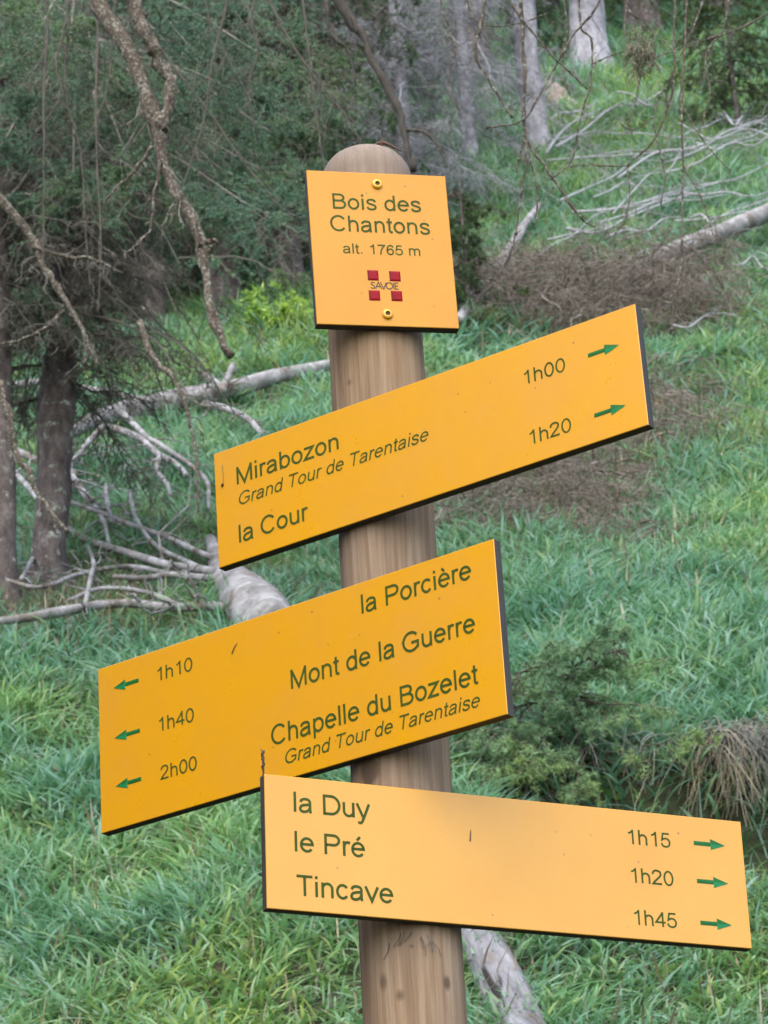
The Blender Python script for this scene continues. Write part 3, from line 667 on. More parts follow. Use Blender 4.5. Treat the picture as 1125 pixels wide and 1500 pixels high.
for (u, v, rr, hh, ln, sd_, li, de, nd, lab) in defs:
    b0 = ground(u, v)
    spruce('spruce_tree', b0, [up(b0, -.1), up(b0, hh*.3, ln*.3), up(b0, hh*.6, ln*.6), up(b0, hh, ln)], rr, rr*.35, lab, 'tree', 'spruces on the slope', sd_, live=li, dead=de, Ln=(.8, 1.7), needle=nd, a=.10, b=.72, nl=.032, nw=.007, droop=(.35, .95))
# the grey dead spruce
b0 = ground(600, 345)
spruce('dead_spruce', b0, [up(b0, -.1), up(b0, 2), up(b0, 5), up(b0, 8)], .08, .04, 'grey dead spruce, a haze of bare lichened twigs above the post', 'dead tree', None, 61, live=0, dead=230, Ln=(.7, 1.7), twig='twiggrey', barkm='barkgrey', a=.08, b=.8, dsub=10)
b0 = ground(690, 250)
spruce('dead_spruce', b0, [up(b0, -.1), up(b0, 2), up(b0, 5), up(b0, 8)], .065, .03, 'second grey dead spruce, thinner, between the bare haze and the pale trunk', 'dead tree', None, 62, live=0, dead=110, Ln=(.6, 1.4), twig='twiggrey', barkm='barkgrey', a=.2, b=.8, dsub=8)
# pale leaning trunk right of the plate and the trunk behind it
yD = ground(792, 232)[1]; b0 = ground(792, 232)
pD = [at(796, 245, yD), at(788, 205, yD), at(777, 120, yD), at(767, 0, yD), at(760, -110, yD)]; pD.append(up(pD[-1], 4))
spruce('pale_trunk', b0, pD, .135, .10, 'pale peeling trunk rising behind the hanging twigs', 'dead tree', None, 63, live=0, dead=30, Ln=(.4, 1.1), twig='twiggrey', barkm='barkgrey', a=.1, b=1, flare=1.25)
b0 = ground(868, 112)
spruce('pine_trunk', b0, [up(b0, -.2), up(b0, 2.), up(b0, 6.), up(b0, 10)], .20, .12, 'straight lavender grey trunk far up the slope near the top edge', 'tree', None, 64, live=24, dead=10, Ln=(1., 2.), barkm='barkgrey', a=.45, b=1., nl=.04, nw=.01)
b0 = ground(690, 120)
spruce('spruce_tree', b0, [up(b0, -.2), up(b0, 3.), up(b0, 8.), up(b0, 12)], .2, .1, 'dark distant spruce behind the pale peeling trunk', 'tree', 'spruces on the slope', 65, live=70, dead=30, Ln=(1., 2.2), a=.05, b=.8, nl=.04, nw=.01)
for k, (u, v, lab) in enumerate(((945, 60, 'dark far spruce at the top edge right of the lavender grey trunk'), (800, 40, 'dark far spruce between the two pale trunks'), (1060, 30, 'dark far spruce in the upper right corner'))):
    b0 = ground(u, v)
    spruce('spruce_tree', b0, [up(b0, -.2), up(b0, 3.), up(b0, 8.), up(b0, 12)], .2, .1, lab, 'tree', 'spruces on the slope', 70+k, live=70, dead=20, Ln=(1.2, 2.4), a=.06, b=.8, nl=.045, nw=.011, needle='needledark')
# spruces out of view, added to block sky reflected in the sign panels
for k, (x_, y_, h_) in enumerate(((-3.6, -2.2, 8), (-5.0, -4.6, 9), (-6.5, -1.0, 9), (-4.4, .6, 8), (-5.4, -2.6, 10), (-8.5, -3.6, 11), (-3.1, -.7, 7), (-3.6, -4.0, 9), (4.3, -9.6, 12), (6.2, -12.5, 14), (3.2, -11.5, 13), (-7.5, -6.5, 10), (-4.2, -8, 9))):
    b0 = np.array([x_, y_, float(height(x_, y_))])
    spruce('spruce_tree', b0, [up(b0, -.1), up(b0, h_*.3), up(b0, h_*.6), up(b0, h_)], .13, .03, ('unseen spruce left of the path, added to block sky reflected in the panels' if x_ < 0 else 'tall unseen spruce across the path, added to block sky reflected in the name plate'), 'tree', 'added spruces beside the path' if x_ < 0 else 'added spruces across the path', 170+k, live=130, dead=10, Ln=(1.0, 1.9), a=.04, b=.98, nl=.05, nw=.02, nn=24, needle='needledark', droop=(.3, .8))
# low spruces
def low_spruce(u, v, h, spread, seed, needle, label, n=34, lean=(0, 0), group='young spruces', **kw):
    b0 = ground(u, v)
    return spruce('young_spruce', b0, [up(b0, -.05), up(b0, h*.5, lean[0]*.5), up(b0, h, lean[0])], .016*h**.5+.006, .004, label, 'young tree', group, seed, live=n, dead=5, Ln=(spread*.55, spread), needle=needle, twig='twigdark', a=.08, b=1, per=14, bsize=.005, **kw)
low_spruce(858, 1200, .74, .62, 81, 'needleyoung', 'feathery young spruce on the bank edge above the lowest panel', 46, droop=(.0, .35), nl=.022, nw=.004, nn=32, sub=4)
low_spruce(735, 1170, .26, .44, 82, 'needleyoung', 'low spreading young spruce beside the post under the middle panel', 26, droop=(.0, .3), nl=.022, nw=.004, nn=22, sub=3)
low_spruce(690, 500, 1.3, .55, 83, 'needledark', 'dark small spruce close behind the right edge of the name plate', 40, droop=(.3, .8), nn=26, sub=3)
low_spruce(1085, 215, 2.2, .9, 84, 'needledark', 'bushy dark green spruce at the right edge below the top corner', 60, droop=(.2, .7), nl=.035, nw=.008, nn=24, sub=3)

# ------------------------------------------------------------------ hanging branches
def hanging(name, specs, mat, label, cat, group=None, lichen=None, parent=None, twigs=None, seed=1, sides=7, rough=.16, tmat=None, base=None, wob=.35):
    """specs: list of (pixel points, depth y or depths, radius px start, radius px end)"""
    r = np.random.default_rng(seed)
    mb = MB(); paths = []
    for pts, y, ra, rb in specs:
        ys = y if isinstance(y, (list, tuple)) else [y]*len(pts)
        P = curve([at(u, v, yy) for (u, v), yy in zip(pts, ys)], 30)
        px = np.linspace(ra, rb, 30)*np.linalg.norm(P-EYE, axis=1)/FPX
        knot = 1+.22*np.clip(r.normal(0, 1, 30), -.8, 2.5)
        P = P+r.normal(0, .12, P.shape)*px[:, None]*1.5+np.cumsum(r.normal(0, wob, P.shape), 0)*px[:, None]*np.sin(np.linspace(0, np.pi, 30))[:, None]
        mb.tubes(P, px*knot, sides, 0, True, rough, r); paths.append(P)
    if twigs:
        for P in paths:
            Q = side_twigs(P[None], twigs[0], twigs[1], r, hang=twigs[2], K=6, wob=.10)
            mb.tubes(Q, taper(Q, twigs[3], .35), 4, 1)
            W = side_twigs(Q, 4, .45, r, hang=twigs[2], K=5, wob=.1); mb.tubes(W, taper(W, twigs[3]*.6, .5), 3, 1)
    top = paths[0][0] if base is None else base
    if parent is None:
        o = thing(name, top, label, cat, group); ch = mb.build('branch', [M[mat], M[tmat or mat]], o, origin=top)
    else:
        ch = mb.build(name, [M[mat], M[tmat or mat]], parent, origin=top); o = ch
        if label: ch['label'] = label
    return o, paths, top
yh = 5.2
hanging('branch', [([(140, -60), (152, 10), (168, 48), (196, 100), (214, 150), (227, 200), (240, 240), (250, 275), (268, 312), (282, 355), (290, 392), (300, 440), (318, 490), (338, 520)], yh, 13, 5.5),
                   ([(178, -40), (196, 12), (214, 48), (228, 92), (240, 140), (238, 195)], yh, 10, 8),
                   ([(222, 215), (200, 245), (170, 275), (150, 300)], yh, 2.5, 1.5), ([(236, 235), (222, 290), (215, 340), (180, 375)], yh, 3, 1.2),
                   ([(290, 360), (302, 362), (306, 368)], yh, 5, 3)],
        'crust', 'lichen crusted forked branch hanging down across the upper left', 'branch', None, None, spA, (9, .16, .8, .003), 3, 9, .2, 'twig', base=bA)
hanging('branch', [([(-20, 270), (20, 320), (45, 355), (60, 400), (90, 450), (120, 500), (145, 535)], 7.5, 7, 3), ([(45, 360), (90, 375), (140, 385), (180, 400)], 7.5, 4, 1.5), ([(95, 455), (70, 480), (30, 500), (-10, 505)], 7.5, 3, 1.5)],
        'crust', None, None, None, None, spA, (16, .3, .5, .003), 4, 7, .2, 'twig', base=bA)
hanging('branch', [([(205, 470), (225, 530), (252, 570), (275, 620), (288, 680), (290, 750)], 7, 5, 2)],
        'crust', None, None, None, None, spA, (9, .22, .5, .0022), 5, 7, .2, 'twig', base=bA)
hanging('branch', [([(0, 560), (25, 640), (60, 720), (100, 780)], 7, 6, 3)], 'crust', None, None, None, None, spA, (9, .22, .5, .0022), 25, 7, .2, 'twig', base=bA)
rc = np.random.default_rng(77)
for k in range(11):
    u0 = rc.uniform(-10, 470); v0 = -70; l_ = rc.uniform(220, 560); dx_ = rc.normal(25, 90); yy = rc.uniform(5.5, 9.0)
    pts = [(u0+dx_*q**1.3+rc.normal(0, 5), v0+l_*q) for q in np.linspace(0, 1, 6)]
    hanging('branch', [(pts, yy, rc.uniform(1.6, 2.6), .8)], 'twigdark', None, None, None, None, spA, (34, .22, .4, .0013), 500+k, 6, .12, 'twig', base=bA, wob=.12)
for k in range(48):
    v0 = rc.uniform(60, 500); u0 = 90+rc.uniform(-8, 8); sg = 1 if rc.uniform() < .72 else -1; l_ = rc.uniform(90, 260)
    pts = [(u0+sg*l_*q, v0+l_*(.1*q+rc.uniform(.3, .8)*q*q)+rc.normal(0, 4)*q) for q in np.linspace(0, 1, 6)]
    ys_ = list(yA-np.linspace(0, rc.uniform(.2, 1.2), 6))
    hanging('branch', [(pts, ys_, rc.uniform(2.0, 3.2), .8)], 'twigdark' if k % 2 else 'twig', None, None, None, None, spA, (34, .26, .45, .0013), 600+k, 6, .12, 'twig', base=bA, wob=.15)
# live boughs of the near spruce reaching towards the camera: flat feathery sprays
tg = [(40, 120), (110, 95), (150, 150), (60, 190), (190, 190), (260, 215), (330, 185), (30, 250), (130, 235), (300, 120), (230, 80), (340, 40), (400, 20), (420, 130), (380, 230), (20, 60), (200, 300), (330, 290), (270, 350), (100, 310), (420, 300), (370, 350), (180, 40), (450, 220)]
for k, (u, v) in enumerate(tg):
    r = np.random.default_rng(700+k); va = v-r.uniform(120, 230)
    p0 = at(118-.05*va, va, yA); p1 = at(u+r.normal(0, 10), v-40, yA-r.uniform(.6, 2.2)); p2 = p1+(p1-p0)*np.array([.16, .16, 0])+np.array([0, 0, -.12])
    P = curve([p0, (p0+p1)/2+np.array([0, 0, .10]), p1, p2], 26)[None]
    mb = MB(); mb.tubes(P, taper(P, .010, .2), 6, 1)
    end = P[:, 11:]
    Q = side_twigs(end, 34, .42, r, hang=.18, fwd=.9, t0=.0, wob=.03); mb.tubes(Q, taper(Q, .003, .35), 3, 1)
    W = side_twigs(Q, 7, .5, r, K=4, hang=.12, fwd=1., wob=.03)
    needles(mb, Q, 70, .019, .0034, r, spread=.75); needles(mb, W, 40, .018, .0034, r, spread=.75); needles(mb, end, 120, .019, .0034, r, spread=.75)
    mb.build('bough', [M['needleblue'], M['twig']], spA, origin=bA)
# drooping dark bare branch above the post
hanging('hanging_branch', [([(470, -60), (500, 8), (530, 55), (560, 112), (582, 165), (594, 215), (606, 250)], 6.5, 7, 5), ([(596, 190), (615, 195), (640, 215), (655, 245)], 6.5, 2.5, 1.2), ([(478, 0), (482, 50), (505, 80), (520, 120)], 6.5, 3.5, 1.5)],
        'twigdark', 'thick dark bare branch slanting down onto the post top', 'branch', None, None, None, (8, .22, .5, .0018), 6, 7, .12, 'twigdark')
# the thin lichened twigs at the top right
yt = 2.4
sp_ = [([(716, -40), (711, 0), (704, 32), (697, 77), (713, 105), (729, 131), (739, 152), (750, 172)], 3.0, 2.2),
       ([(755, -40), (762, 0), (765, 60), (766, 115), (765, 165), (771, 206), (800, 246), (825, 281), (845, 310), (856, 325)], 3.0, 2.2),
       ([(735, -30), (750, 8), (775, 42), (808, 80), (836, 106), (860, 130)], 2.2, 1.6),
       ([(848, -20), (851, 40), (867, 60), (866, 110), (858, 152), (845, 195), (838, 235), (806, 264)], 2.4, 1.2),
       ([(890, -30), (870, 18), (838, 48), (812, 92), (790, 135), (765, 175), (712, 188)], 2.2, 1.5),
       ([(771, 206), (770, 250), (764, 300), (757, 345), (747, 372)], 1.8, 1.4), ([(771, 206), (780, 250), (786, 290), (784, 335)], 1.4, 1.), ([(768, 205), (762, 230), (757, 252)], 1.7, 1.5),
       ([(857, 326), (872, 333)], 1.5, 1.), ([(756, 345), (763, 337)], 1.2, .8),
       ([(866, 95), (890, 82), (915, 75)], 1.4, 1.)]
hanging('hanging_branch', [(p, yt, a_*.85, b_*.8) for p, a_, b_ in sp_], 'crust', 'spray of thin lichen flecked dead twigs hanging at the top, right of the post', 'branch', 'hanging dead twigs', None, None, (10, .13, .3, .0007), 8, 6, .25, 'crust')
yt2 = 3.6
sp2 = [([(990, -30), (988, 45), (989, 115), (977, 165), (960, 205), (938, 228), (921, 243), (924, 285), (918, 320), (900, 345), (893, 360)], 2.6, 1.2),
       ([(921, 243), (880, 243), (835, 243)], 1.5, 1.1),
       ([(1008, -30), (1003, 60), (999, 150), (1001, 230), (1000, 320), (998, 390), (988, 440), (983, 490)], 2.6, 1.8),
       ([(1040, -30), (1020, 30), (985, 110), (960, 170), (975, 250), (968, 300)], 2.0, 1.),
       ([(1003, 160), (1020, 190), (1050, 230), (1070, 250)], 1.5, .9), ([(1000, 240), (1030, 300), (1045, 350), (1052, 392)], 1.4, .8), ([(1000, 400), (1012, 430), (1018, 460)], 1.2, .8)]
hanging('hanging_branch', [([(905, -20), (925, 20), (948, 35), (960, 60), (958, 90), (940, 112)], yt2, 1.7, .9)], 'crust', 'short curled twig at the top edge that holds the lichen tuft', 'branch', 'hanging dead twigs', None, None, (8, .2, .4, .0009), 19, 6, .25, 'twig')
hanging('hanging_branch', [(p, yt2, a_*.72, b_*.72) for p, a_, b_ in sp2], 'crust', 'long dark wiry twigs hanging at the upper right in front of the fallen branches', 'branch', 'hanging dead twigs', None, None, (12, .16, .5, .0009), 9, 6, .25, 'twig')
sp3 = [([(640, -40), (650, 30), (668, 70), (660, 120), (672, 160)], 1.6, .8), ([(680, -40), (690, 20), (720, 40), (760, 35), (800, 20)], 1.6, 1.), ([(820, -30), (830, 40), (822, 90), (835, 140)], 1.5, .8), ([(925, -30), (915, 40), (935, 90), (930, 150), (915, 190)], 1.6, .8),
       ([(1070, -30), (1060, 40), (1035, 80), (1040, 140), (1025, 190)], 1.8, .8), ([(1125, 20), (1080, 45), (1030, 60), (985, 75), (940, 90)], 1.8, .8), ([(960, 170), (930, 190), (905, 178)], 1.2, .7), ([(985, 330), (960, 370), (935, 385), (905, 440)], 1.2, .7)]
hanging('hanging_branch', [(p, 4.4, a_*.9, b_*.9) for p, a_, b_ in sp3], 'crust', 'faint grey brown dead twigs dangling along the top edge right of centre', 'branch', 'hanging dead twigs', None, None, (24, .22, .5, .0009), 10, 6, .25, 'twig')
# beard lichen clump
r = np.random.default_rng(15); cpt = at(938, 80, yt2)
org = np.array([at(938+du, 40+dv, yt2) for du, dv in zip(r.normal(0, 7, 90), r.uniform(0, 60, 90))])+r.normal(0, .012, (90, 3))
P = bough_paths(org, r.uniform(0, 6.28, 90), r.uniform(.02, .06, 90), r.uniform(-1.2, .4, 90), r.uniform(.8, 1.6, 90), r, 6, .12)
mb = MB(); mb.tubes(P, taper(P, .0016, .4), 3); Q = side_twigs(P, 6, .6, r, 4, .8, wob=.15); mb.tubes(Q, taper(Q, .0011, .5), 3)
tag(mb.build('lichen_tuft', M['lichen'], loc=tuple(cpt), origin=cpt), 'olive brown tuft of beard lichen caught in the hanging twigs', 'lichen')

# ------------------------------------------------------------------ fallen wood
def log(name, pts, dv, px, mat, label, cat, group=None, parent=None, n=30, sides=12, rough=.07, seed=1, base=None, part=None, ys=None):
    r = np.random.default_rng(seed)
    pts_ = [lifted(u, v, dv if not isinstance(dv, (list, tuple)) else dv[i]) for i, (u, v) in enumerate(pts)] if ys is None else [at(u, v, ys) for u, v in pts]
    P = curve(pts_, n)
    R = np.interp(np.linspace(0, 1, n), np.linspace(0, 1, len(px)), px)*np.linalg.norm(P-EYE, axis=1)/FPX
    mb = MB(); mb.tubes(P, R, sides, 0, True, rough, r)
    if parent is not None and max(px) < 9:
        Q = side_twigs(P[None], 9, .20, r, K=6, hang=.1, wob=.1); mb.tubes(Q, taper(Q, R.mean()*.38, .35), 4)
        Q = side_twigs(Q, 3, .5, r, K=4, hang=.2, wob=.1); mb.tubes(Q, taper(Q, R.mean()*.22, .4), 3)
    if parent is None:
        o = mb.build(name, M[mat], loc=tuple(P[0]), origin=P[0]); return tag(o, label, cat, group), P
    return mb.build(part or 'branch', M[mat], parent, origin=base), P
# pale fallen log left of the post, with its bare limbs
b0 = lifted(250, 590, 40)
t1 = thing('fallen_log', b0, 'pale bleached fallen log with curved bare limbs, lying left of the post', 'log')
yl = b0[1]
log('', [(95, 640), (135, 616), (185, 603), (250, 588), (330, 572), (400, 553), (475, 537), (560, 520)], 40, [7, 12, 17, 17, 15, 12, 9, 7], 'dead', None, None, parent=t1, base=b0, part='trunk', seed=21)
for k, (p, px) in enumerate([([(300, 592), (335, 600), (365, 615), (384, 636)], [6, 4]), ([(160, 626), (200, 640), (232, 665), (258, 680), (274, 697)], [6, 5, 4]), ([(234, 668), (230, 688), (244, 708), (250, 726)], [4, 3]),
                         ([(100, 640), (98, 670), (108, 700), (135, 735)], [7, 5, 4]), ([(328, 572), (312, 556), (300, 549)], [5, 4]), ([(326, 572), (334, 552), (341, 534)], [5, 4]), ([(20, 565), (60, 560), (110, 566), (180, 580), (225, 588)], [6, 5, 5]), ([(0, 650), (40, 668), (85, 690), (120, 720), (150, 760), (160, 800)], [6, 5, 3]), ([(150, 625), (120, 660), (100, 690), (95, 730)], [5, 4, 3]), ([(180, 605), (215, 640), (240, 655), (300, 700), (305, 745)], [5, 4, 3])]):
    log('', p, 58, px, 'dead', None, None, parent=t1, base=b0, seed=30+k, sides=7)
# bleached dead trunk end with long limbs to the left
b0 = ground(365, 900)
t2 = thing('fallen_log', b0, 'thick grey bleached log end with long bare limbs reaching left, above the middle panel', 'log')
log('', [(308, 790), (322, 826), (348, 860), (375, 892), (400, 925)], [34, 48, 56, 60, 58], [8, 17, 30, 44, 42], 'dead', None, None, parent=t2, base=b0, part='trunk', seed=22, sides=18, rough=.05)
for k, (p, px) in enumerate([([(318, 838), (280, 832), (240, 826), (180, 808), (125, 790), (85, 762), (40, 712), (10, 680)], [7, 6, 5, 4]), ([(322, 846), (300, 846), (250, 842), (210, 847), (165, 845)], [6, 5, 4]),
                         ([(330, 892), (310, 888), (250, 890), (195, 884), (145, 886), (90, 896), (40, 905), (-20, 912)], [8, 7, 7, 8, 6]), ([(312, 818), (285, 806), (240, 785), (190, 768), (150, 752), (95, 732)], [5, 4, 3]),
                         ([(165, 765), (158, 740), (155, 710)], [4, 3]), ([(125, 885), (133, 845), (137, 825), (128, 800)], [4, 3]), ([(300, 835), (230, 800), (200, 760), (190, 720)], [4, 3]), ([(250, 842), (190, 830), (120, 840), (60, 860), (10, 850)], [4, 3]), ([(270, 890), (215, 868), (150, 862), (100, 880)], [4, 3]), ([(95, 770), (60, 800), (30, 850)], [4, 3])]):
    log('', p, 62, px, 'dead', None, None, parent=t2, base=b0, seed=40+k, sides=8)
log('rotten_stump', [(262, 762), (290, 765), (330, 760), (350, 750)], 20, [8, 14, 15, 10], 'deadbrown', 'brown rotten chunk of wood lying left of the upper panel corner', 'wood', seed=23)
# logs on the right
t3, P3 = log('fallen_log', [(930, 392), (965, 377), (1010, 358), (1060, 338), (1130, 310), (1200, 285)], 62, [6, 11, 14, 12, 13, 12], 'dead', 'pale bleached log slanting up to the right edge above the brown brush', 'log', 'fallen logs right', seed=24)
log('fallen_log', [(790, 300), (765, 335), (735, 385), (700, 430), (672, 470)], 46, [4, 7, 9, 9, 8], 'dead', 'pale peeling log sloping down left from the foot of the pale trunk', 'log', seed=33)
log('fallen_branch', [(690, 398), (740, 392), (820, 388), (905, 385), (960, 376), (1020, 368)], 14, [3, 5, 4, 4, 3], 'deadbrown', 'long thin fallen bough lying along the top of the brown brush', 'branch', 'fallen branches', seed=25)
def weathered(name, d):
    t = NT(name); q_ = Vector(d).normalized().rotation_difference(Vector((0, 0, 1))).to_euler()
    m1 = t.n('ShaderNodeMapping'); m1.inputs['Rotation'].default_value = q_; t.l(t.tc.outputs['Object'], m1.inputs[0])
    a = t.noise(30, 6, .65, vec=m1.outputs[0], stretch=(1, 1, .10), dist=.5); b = t.noise(11, 4, .6, vec=m1.outputs[0], stretch=(1, 1, .35)); k = t.noise(16, 2, .5, vec=m1.outputs[0], stretch=(1, 1, .06))
    c = t.ramp(a, [(.3, (.075, .07, .075)), (.5, (.16, .155, .165)), (.7, (.27, .265, .285))])
    c = t.mix(t.ramp(b, [(.52, (0, 0, 0)), (.66, (.8, .8, .8))]), c, (.12, .095, .075))
    c = t.mix(t.ramp(k, [(.33, (1, 1, 1)), (.37, (0, 0, 0))]), c, (.02, .016, .014))
    t.bump(a, .8, .01); return t.out(c, .85, .2)
M['weathered'] = weathered('weathered_log', lifted(742, 1455, 26)-lifted(676, 1340, 26))
log('fallen_log', [(640, 1290), (676, 1340), (712, 1395), (742, 1455), (768, 1520), (790, 1580)], 26, [28, 30, 33, 36, 38, 38], 'weathered', 'weathered grey log lying right of the post foot below the lowest panel', 'log', seed=26, sides=16, rough=.05)
log('fallen_branch', [(325, 1352), (352, 1340), (385, 1322), (410, 1312)], 10, [5, 7, 7, 5], 'dead', 'short broken stick lying below the left end of the lowest panel', 'branch', 'fallen branches', seed=27)
log('fallen_branch', [(38, 1096), (60, 1112), (80, 1126), (110, 1130), (150, 1137), (200, 1140)], 16, [1.5, 2, 2.5, 3], 'dead', 'thin crooked stick in the grass left of the middle panel', 'branch', 'fallen branches', seed=28, sides=6)
log('fallen_branch', [(955, 590), (985, 580), (1025, 572)], 14, [2.5, 2], 'twigdark', 'short dark stick just right of the upper panel tip', 'branch', 'fallen branches', seed=29, sides=6)
log('root_plate', [(800, 120), (815, 150), (845, 165), (880, 160), (912, 162)], 14, [14, 20, 14, 9, 5], 'deadbrown', 'dark brown torn stump beside the pale leaning trunk', 'stump', seed=31, rough=.16)
log('fallen_log', [(845, 95), (865, 118), (888, 140), (912, 163)], 12, [6, 7, 6], 'deadbrown', 'short brown log running down from the lavender grey trunk', 'log', seed=32)
fans = [((806, 178), (872, 153), 3.5), ((800, 222), (880, 160), 2.5), ((815, 215), (978, 132), 3), ((800, 240), (1040, 212), 2), ((840, 238), (1125, 205), 2), ((905, 250), (1130, 168), 2.6), ((820, 300), (985, 215), 2.2), ((838, 312), (1060, 272), 3), ((880, 318), (1060, 285), 2.4),
        ((830, 345), (1010, 300), 3), ((890, 345), (1000, 318), 3), ((1000, 280), (1130, 282), 2.5), ((1010, 315), (1080, 332), 2.5), ((1020, 210), (1130, 212), 2), ((940, 300), (1125, 240), 2.2), ((870, 285), (960, 262), 2), ((1060, 180), (1125, 176), 2.2), ((905, 140), (990, 150), 2.2), ((1075, 385), (1130, 383), 2.2), ((890, 392), (1130, 330), 2), ((780, 370), (900, 300), 2), ((985, 480), (1080, 465), 1.8)]
rf = np.random.default_rng(299)
for k in range(12):
    u0 = rf.uniform(770, 1060); v0 = rf.uniform(190, 400)-(u0-800)*.12; a_ = rf.normal(.25, .28); l_ = rf.uniform(60, 240)
    fans.append(((u0, v0), (u0+l_*math.cos(a_), v0-l_*math.sin(a_)), rf.uniform(1.3, 2.4)))
fb_label = 'thin bleached bare branch among many fallen on the green slope at upper right'
for k, ((u0, v0), (u1, v1), px) in enumerate(fans):
    r = np.random.default_rng(300+k)
    n_ = 5; pts = [(u0+(u1-u0)*q, v0+(v1-v0)*q+r.normal(0, 6.5)) for q in np.linspace(0, 1, n_)]
    P = curve([lifted(u, v, 44) for u, v in pts], 26)
    Rr = np.linspace(px*.8, px*.35, 26)*np.linalg.norm(P-EYE, axis=1)/FPX
    mb = MB(); mb.tubes(P, Rr, 6, 0, True, .1, r)
    Q = side_twigs(P[None], 12, .24, r, K=5, hang=.05, fwd=.8, wob=.09); mb.tubes(Q, taper(Q, Rr.mean()*.4, .4), 3)
    W = side_twigs(Q, 4, .5, r, K=4, hang=0., wob=.1); mb.tubes(W, taper(W, Rr.mean()*.24, .5), 3)
    tag(mb.build('fallen_branch', M['twiggrey'], loc=tuple(P[0]), origin=P[0]), fb_label, 'branch', 'bleached branches fallen at upper right')

# brush heaps: tangles of fine dead twigs
def heap(uv0, uv1, n, ln, rad, label, seed, mat='heap', hmax=.35, shape=None):
    r = np.random.default_rng(seed)
    us = r.uniform(uv0[0], uv1[0], n); vs = r.uniform(uv0[1], uv1[1], n)
    g_ = {}
    O = []
    for u, v in zip(us, vs):
        key = (int(u//20), int(v//12))
        if key not in g_: g_[key] = ground(key[0]*20+10, key[1]*12+6)
        O.append(g_[key])
    O = np.array(O)+r.normal(0, .06, (n, 3)); O[:, 2] = height(O[:, 0], O[:, 1])+r.uniform(0, hmax, n)**1.3
    P = bough_paths(O, r.uniform(0, 6.28, n), r.uniform(ln*.4, ln, n), r.uniform(-.5, .6, n), r.uniform(.2, 1., n), r, 7, .12)
    mb = MB(); mb.tubes(P, taper(P, rad, .3)*np.where(r.uniform(size=(n, 1)) < .1, 2.2, 1), 4)
    Q = side_twigs(P, 8, .45, r, hang=.35, wob=.1); mb.tubes(Q, taper(Q, rad*.5, .4), 3)
    W = side_twigs(Q, 4, .5, r, K=4, hang=.3, wob=.1); mb.tubes(W, taper(W, rad*.3, .5), 3)
    return tag(mb.build('brushwood', M[mat]), label, 'brushwood', kind='stuff')
heap((690, 432), (1050, 500), 900, .75, .0042, 'brown grey tangle of fine dead twigs under the pale log at right', 91, hmax=.6)
heap((630, 640), (930, 815), 1100, .5, .0037, 'brown tangle of dead twigs below the upper panel, right of the post', 92, hmax=.4)
heap((900, 570), (1060, 690), 240, .45, .0035, 'thin brown twig tangle right of the upper panel tip', 93, hmax=.4)
heap((60, 780), (340, 880), 110, .45, .0035, 'dead twigs and debris around the spruce foot at left', 94, 'twig', hmax=.2)

# shrubs added for sunlit patches, the sunlight put into their leaf colour
for k, (u, v, n_, h_, lab) in enumerate(((405, 500, 420, .35, 'leafy shrub coloured as a sunlit yellow green patch behind the pale log, left of the post'), (95, 440, 160, .25, 'small leafy shrub coloured as a sunlit patch behind the left spruce trunk'), (560, 150, 240, .3, 'shrub coloured as a sunlit lime patch behind the slanting bare branch'), (640, 470, 200, .25, 'yellow green leaves showing just right of the post under the name plate'))):
    r = np.random.default_rng(400+k); b0 = ground(u, v); m_ = n_//14
    O = b0+np.stack([r.normal(0, .012, m_), r.normal(0, .012, m_), np.zeros(m_)], 1); O[:, 2] = height(O[:, 0], O[:, 1])
    P = bough_paths(O, r.uniform(0, 6.28, m_), r.uniform(h_*.6, h_*1.4, m_), r.uniform(.5, 1.4, m_), r.uniform(.1, .5, m_), r)
    t = thing('sunlit_shrub', b0, lab, 'shrub', 'bright shrubs')
    mb = MB(); mb.tubes(P, taper(P, .003, .3), 4); mb.build('stem', M['twig'], t, origin=b0)
    mb = MB(); Q = side_twigs(P, 5, .5, r, hang=.1); needles(mb, np.concatenate([P, Q[:, :1].repeat(8, 1)*0+np.stack([Q[:, 0]+(Q[:, -1]-Q[:, 0])*q_ for q_ in np.linspace(0, 1, 8)], 1)]), 14, .05, .028, r, spread=1.2)
    mb.build('foliage', M['leaf'], t, origin=b0)
# hanging dead grass over the cut bank
r = np.random.default_rng(95)
n = 2300; us = r.uniform(640, 1150, n); x = np.array([at(u, 1120, 7.8)[0] for u in us])
lip = 7.75+.25*vnoise(x/.5, 0*x, 5)+.12*vnoise(x/.16, 0*x, 6)
dens = np.where(us > 1034, 1, .07); k_ = r.uniform(size=n) < dens; x, lip = x[k_], lip[k_]; n = len(x)
y = lip+r.uniform(-.02, .10, n); z = height(x, lip+.15)-.02+r.uniform(-.09, .07, n)
P = bough_paths(np.stack([x, y, z], 1), r.normal(-np.pi/2, .7, n), r.uniform(.10, .40, n), r.uniform(-.3, .5, n), r.uniform(1.0, 2.0, n), r, 7, .04)
mb = MB(); mb.tubes(P, taper(P, .0024, .3), 3)
tag(mb.build('overhanging_grass', M['tuft']), 'pale dead grass hanging over the dark cut bank at right', 'dry grass', kind='stuff')

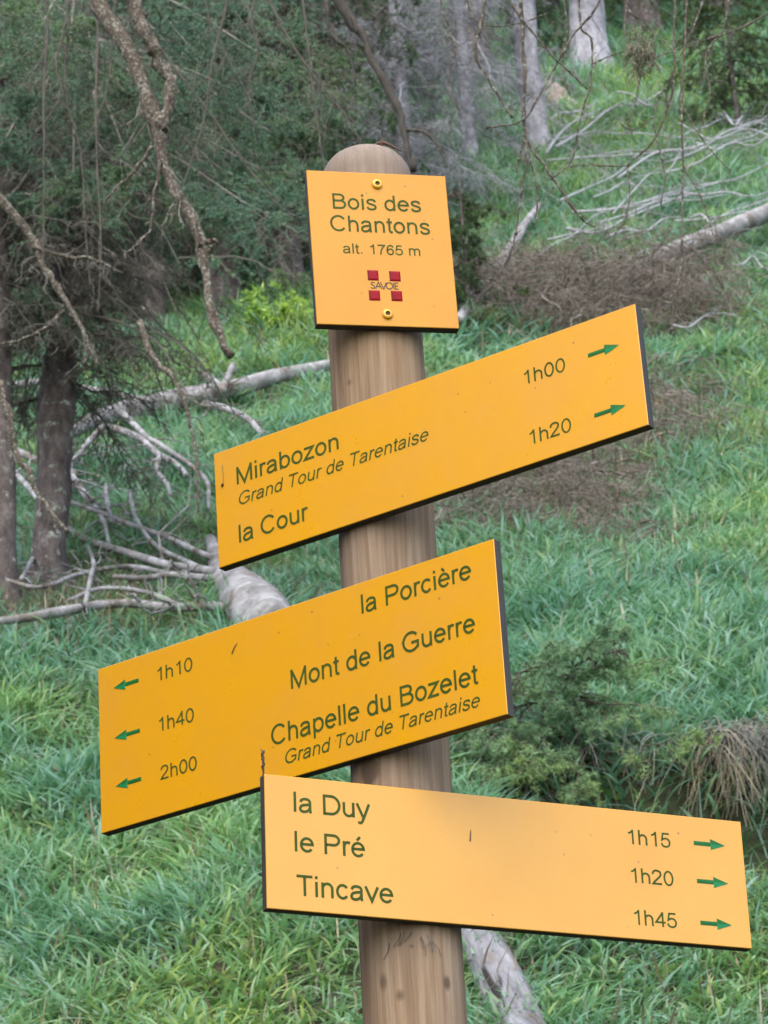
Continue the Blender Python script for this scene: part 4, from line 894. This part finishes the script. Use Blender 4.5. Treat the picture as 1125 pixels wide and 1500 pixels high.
# ------------------------------------------------------------------ small debris on the signs
def bits(name, parts, mat, label, cat):
    mb = MB(); b_ = np.asarray(parts[0][0][0], float)
    for pts, ra, rb in parts:
        P = curve(pts, 10); mb.tubes(P, np.linspace(ra, rb, 10), 6, 0, True)
    return tag(mb.build(name, M[mat], loc=tuple(b_), origin=b_), label, cat)
def on_panel(p, x, z, f=.0012):
    yaw = p.rotation_euler[2]; tl = -p.rotation_euler[1]
    rr = np.array([math.cos(yaw), math.sin(yaw), 0]); nn_ = np.array([math.sin(yaw), -math.cos(yaw), 0]); uu = np.array([0, 0, 1.])
    r2 = math.cos(tl)*rr+math.sin(tl)*uu; u2 = -math.sin(tl)*rr+math.cos(tl)*uu
    return np.array(p.location)+np.array([0, 0, BASEZ])+r2*x+u2*z+nn_*(.014+f)
q = lambda p, *xs: [on_panel(p, *a) for a in xs]
bits('spruce_needle', [(q(s4, (-.055, .022), (-.054, .030), (-.0535, .036)), .0006, .0003)], 'twigdark', 'dry needle stuck upright in the middle of the lowest panel', 'needle')
bits('spruce_needle', [(q(s3, (-.087, .072), (-.082, .080), (-.078, .083)), .0007, .0004)], 'twigdark', 'curved dry needle on the top edge of the middle panel', 'needle')
bits('bark_crumb', [(q(s2, (-.118, .0795, -.004), (-.114, .0815, -.004), (-.108, .0805, -.004)), .0010, .0018)], 'barkred', 'brown bark crumb on the top edge of the upper panel by the post', 'crumb')
bits('dry_stalk', [(q(s2, (-.294, .060), (-.293, .045), (-.294, .033)), .0003, .0003), (q(s2, (-.294, .033), (-.2965, .030)), .0018, .0012)], 'twig', 'thin dry stalk at the left end of the upper panel beside Mirabozon', 'stalk')
c0 = on_panel(s4, -.3075, .080, -.006)
r = np.random.default_rng(96)
parts = [([c0, c0+np.array([0, 0, .012]), c0+np.array([-.0005, 0, .030])], .0012, .0010)]
for k in range(26):
    h = .004+.026*k/26; a_ = r.uniform(0, 6.28)
    parts.append(([c0+np.array([0, 0, h]), c0+np.array([.0022*math.cos(a_), .0022*math.sin(a_), h+.003])], .0010, .0005))
bits('dry_flower_spike', parts, 'twigdark', 'small brown dry flower spike standing on the left corner of the lowest panel', 'flower')
c0 = np.array([.022, -.03, ZT+ZE-.002])
bits('bud_scale', [([c0+np.array([-.016, 0, -.004]), c0+np.array([-.006, 0, .003]), c0+np.array([.004, 0, .004])], .0008, .0030), ([c0+np.array([.004, 0, .004]), c0+np.array([.016, 0, -.003]), c0+np.array([.026, 0, -.010])], .0028, .0008), ([c0, c0+np.array([.002, 0, .011])], .0022, .0006)], 'barkred', 'reddish brown dry bud scale lying on the rounded post top', 'bud scale')
c0 = np.array([.0, -.0602, 1.029-.085+ZE])
parts = []
for k in range(9):
    a0 = c0+np.array([r.uniform(-.03, .035), 0, r.uniform(-.012, .002)]); a0[1] = -math.sqrt(.0606**2-a0[0]**2)-.001
    a1 = a0+np.array([r.uniform(-.015, .01), 0, -r.uniform(.008, .024)]); a1[1] = -math.sqrt(max(1e-4, .0612**2-a1[0]**2))-.001
    parts.append(([a0, (a0+a1)/2+np.array([.002, -.002, 0]), a1], .0005, .0003))
bits('straw_wisp', parts, 'twig', 'wisp of dry straw caught on the post under the lowest panel', 'straw')
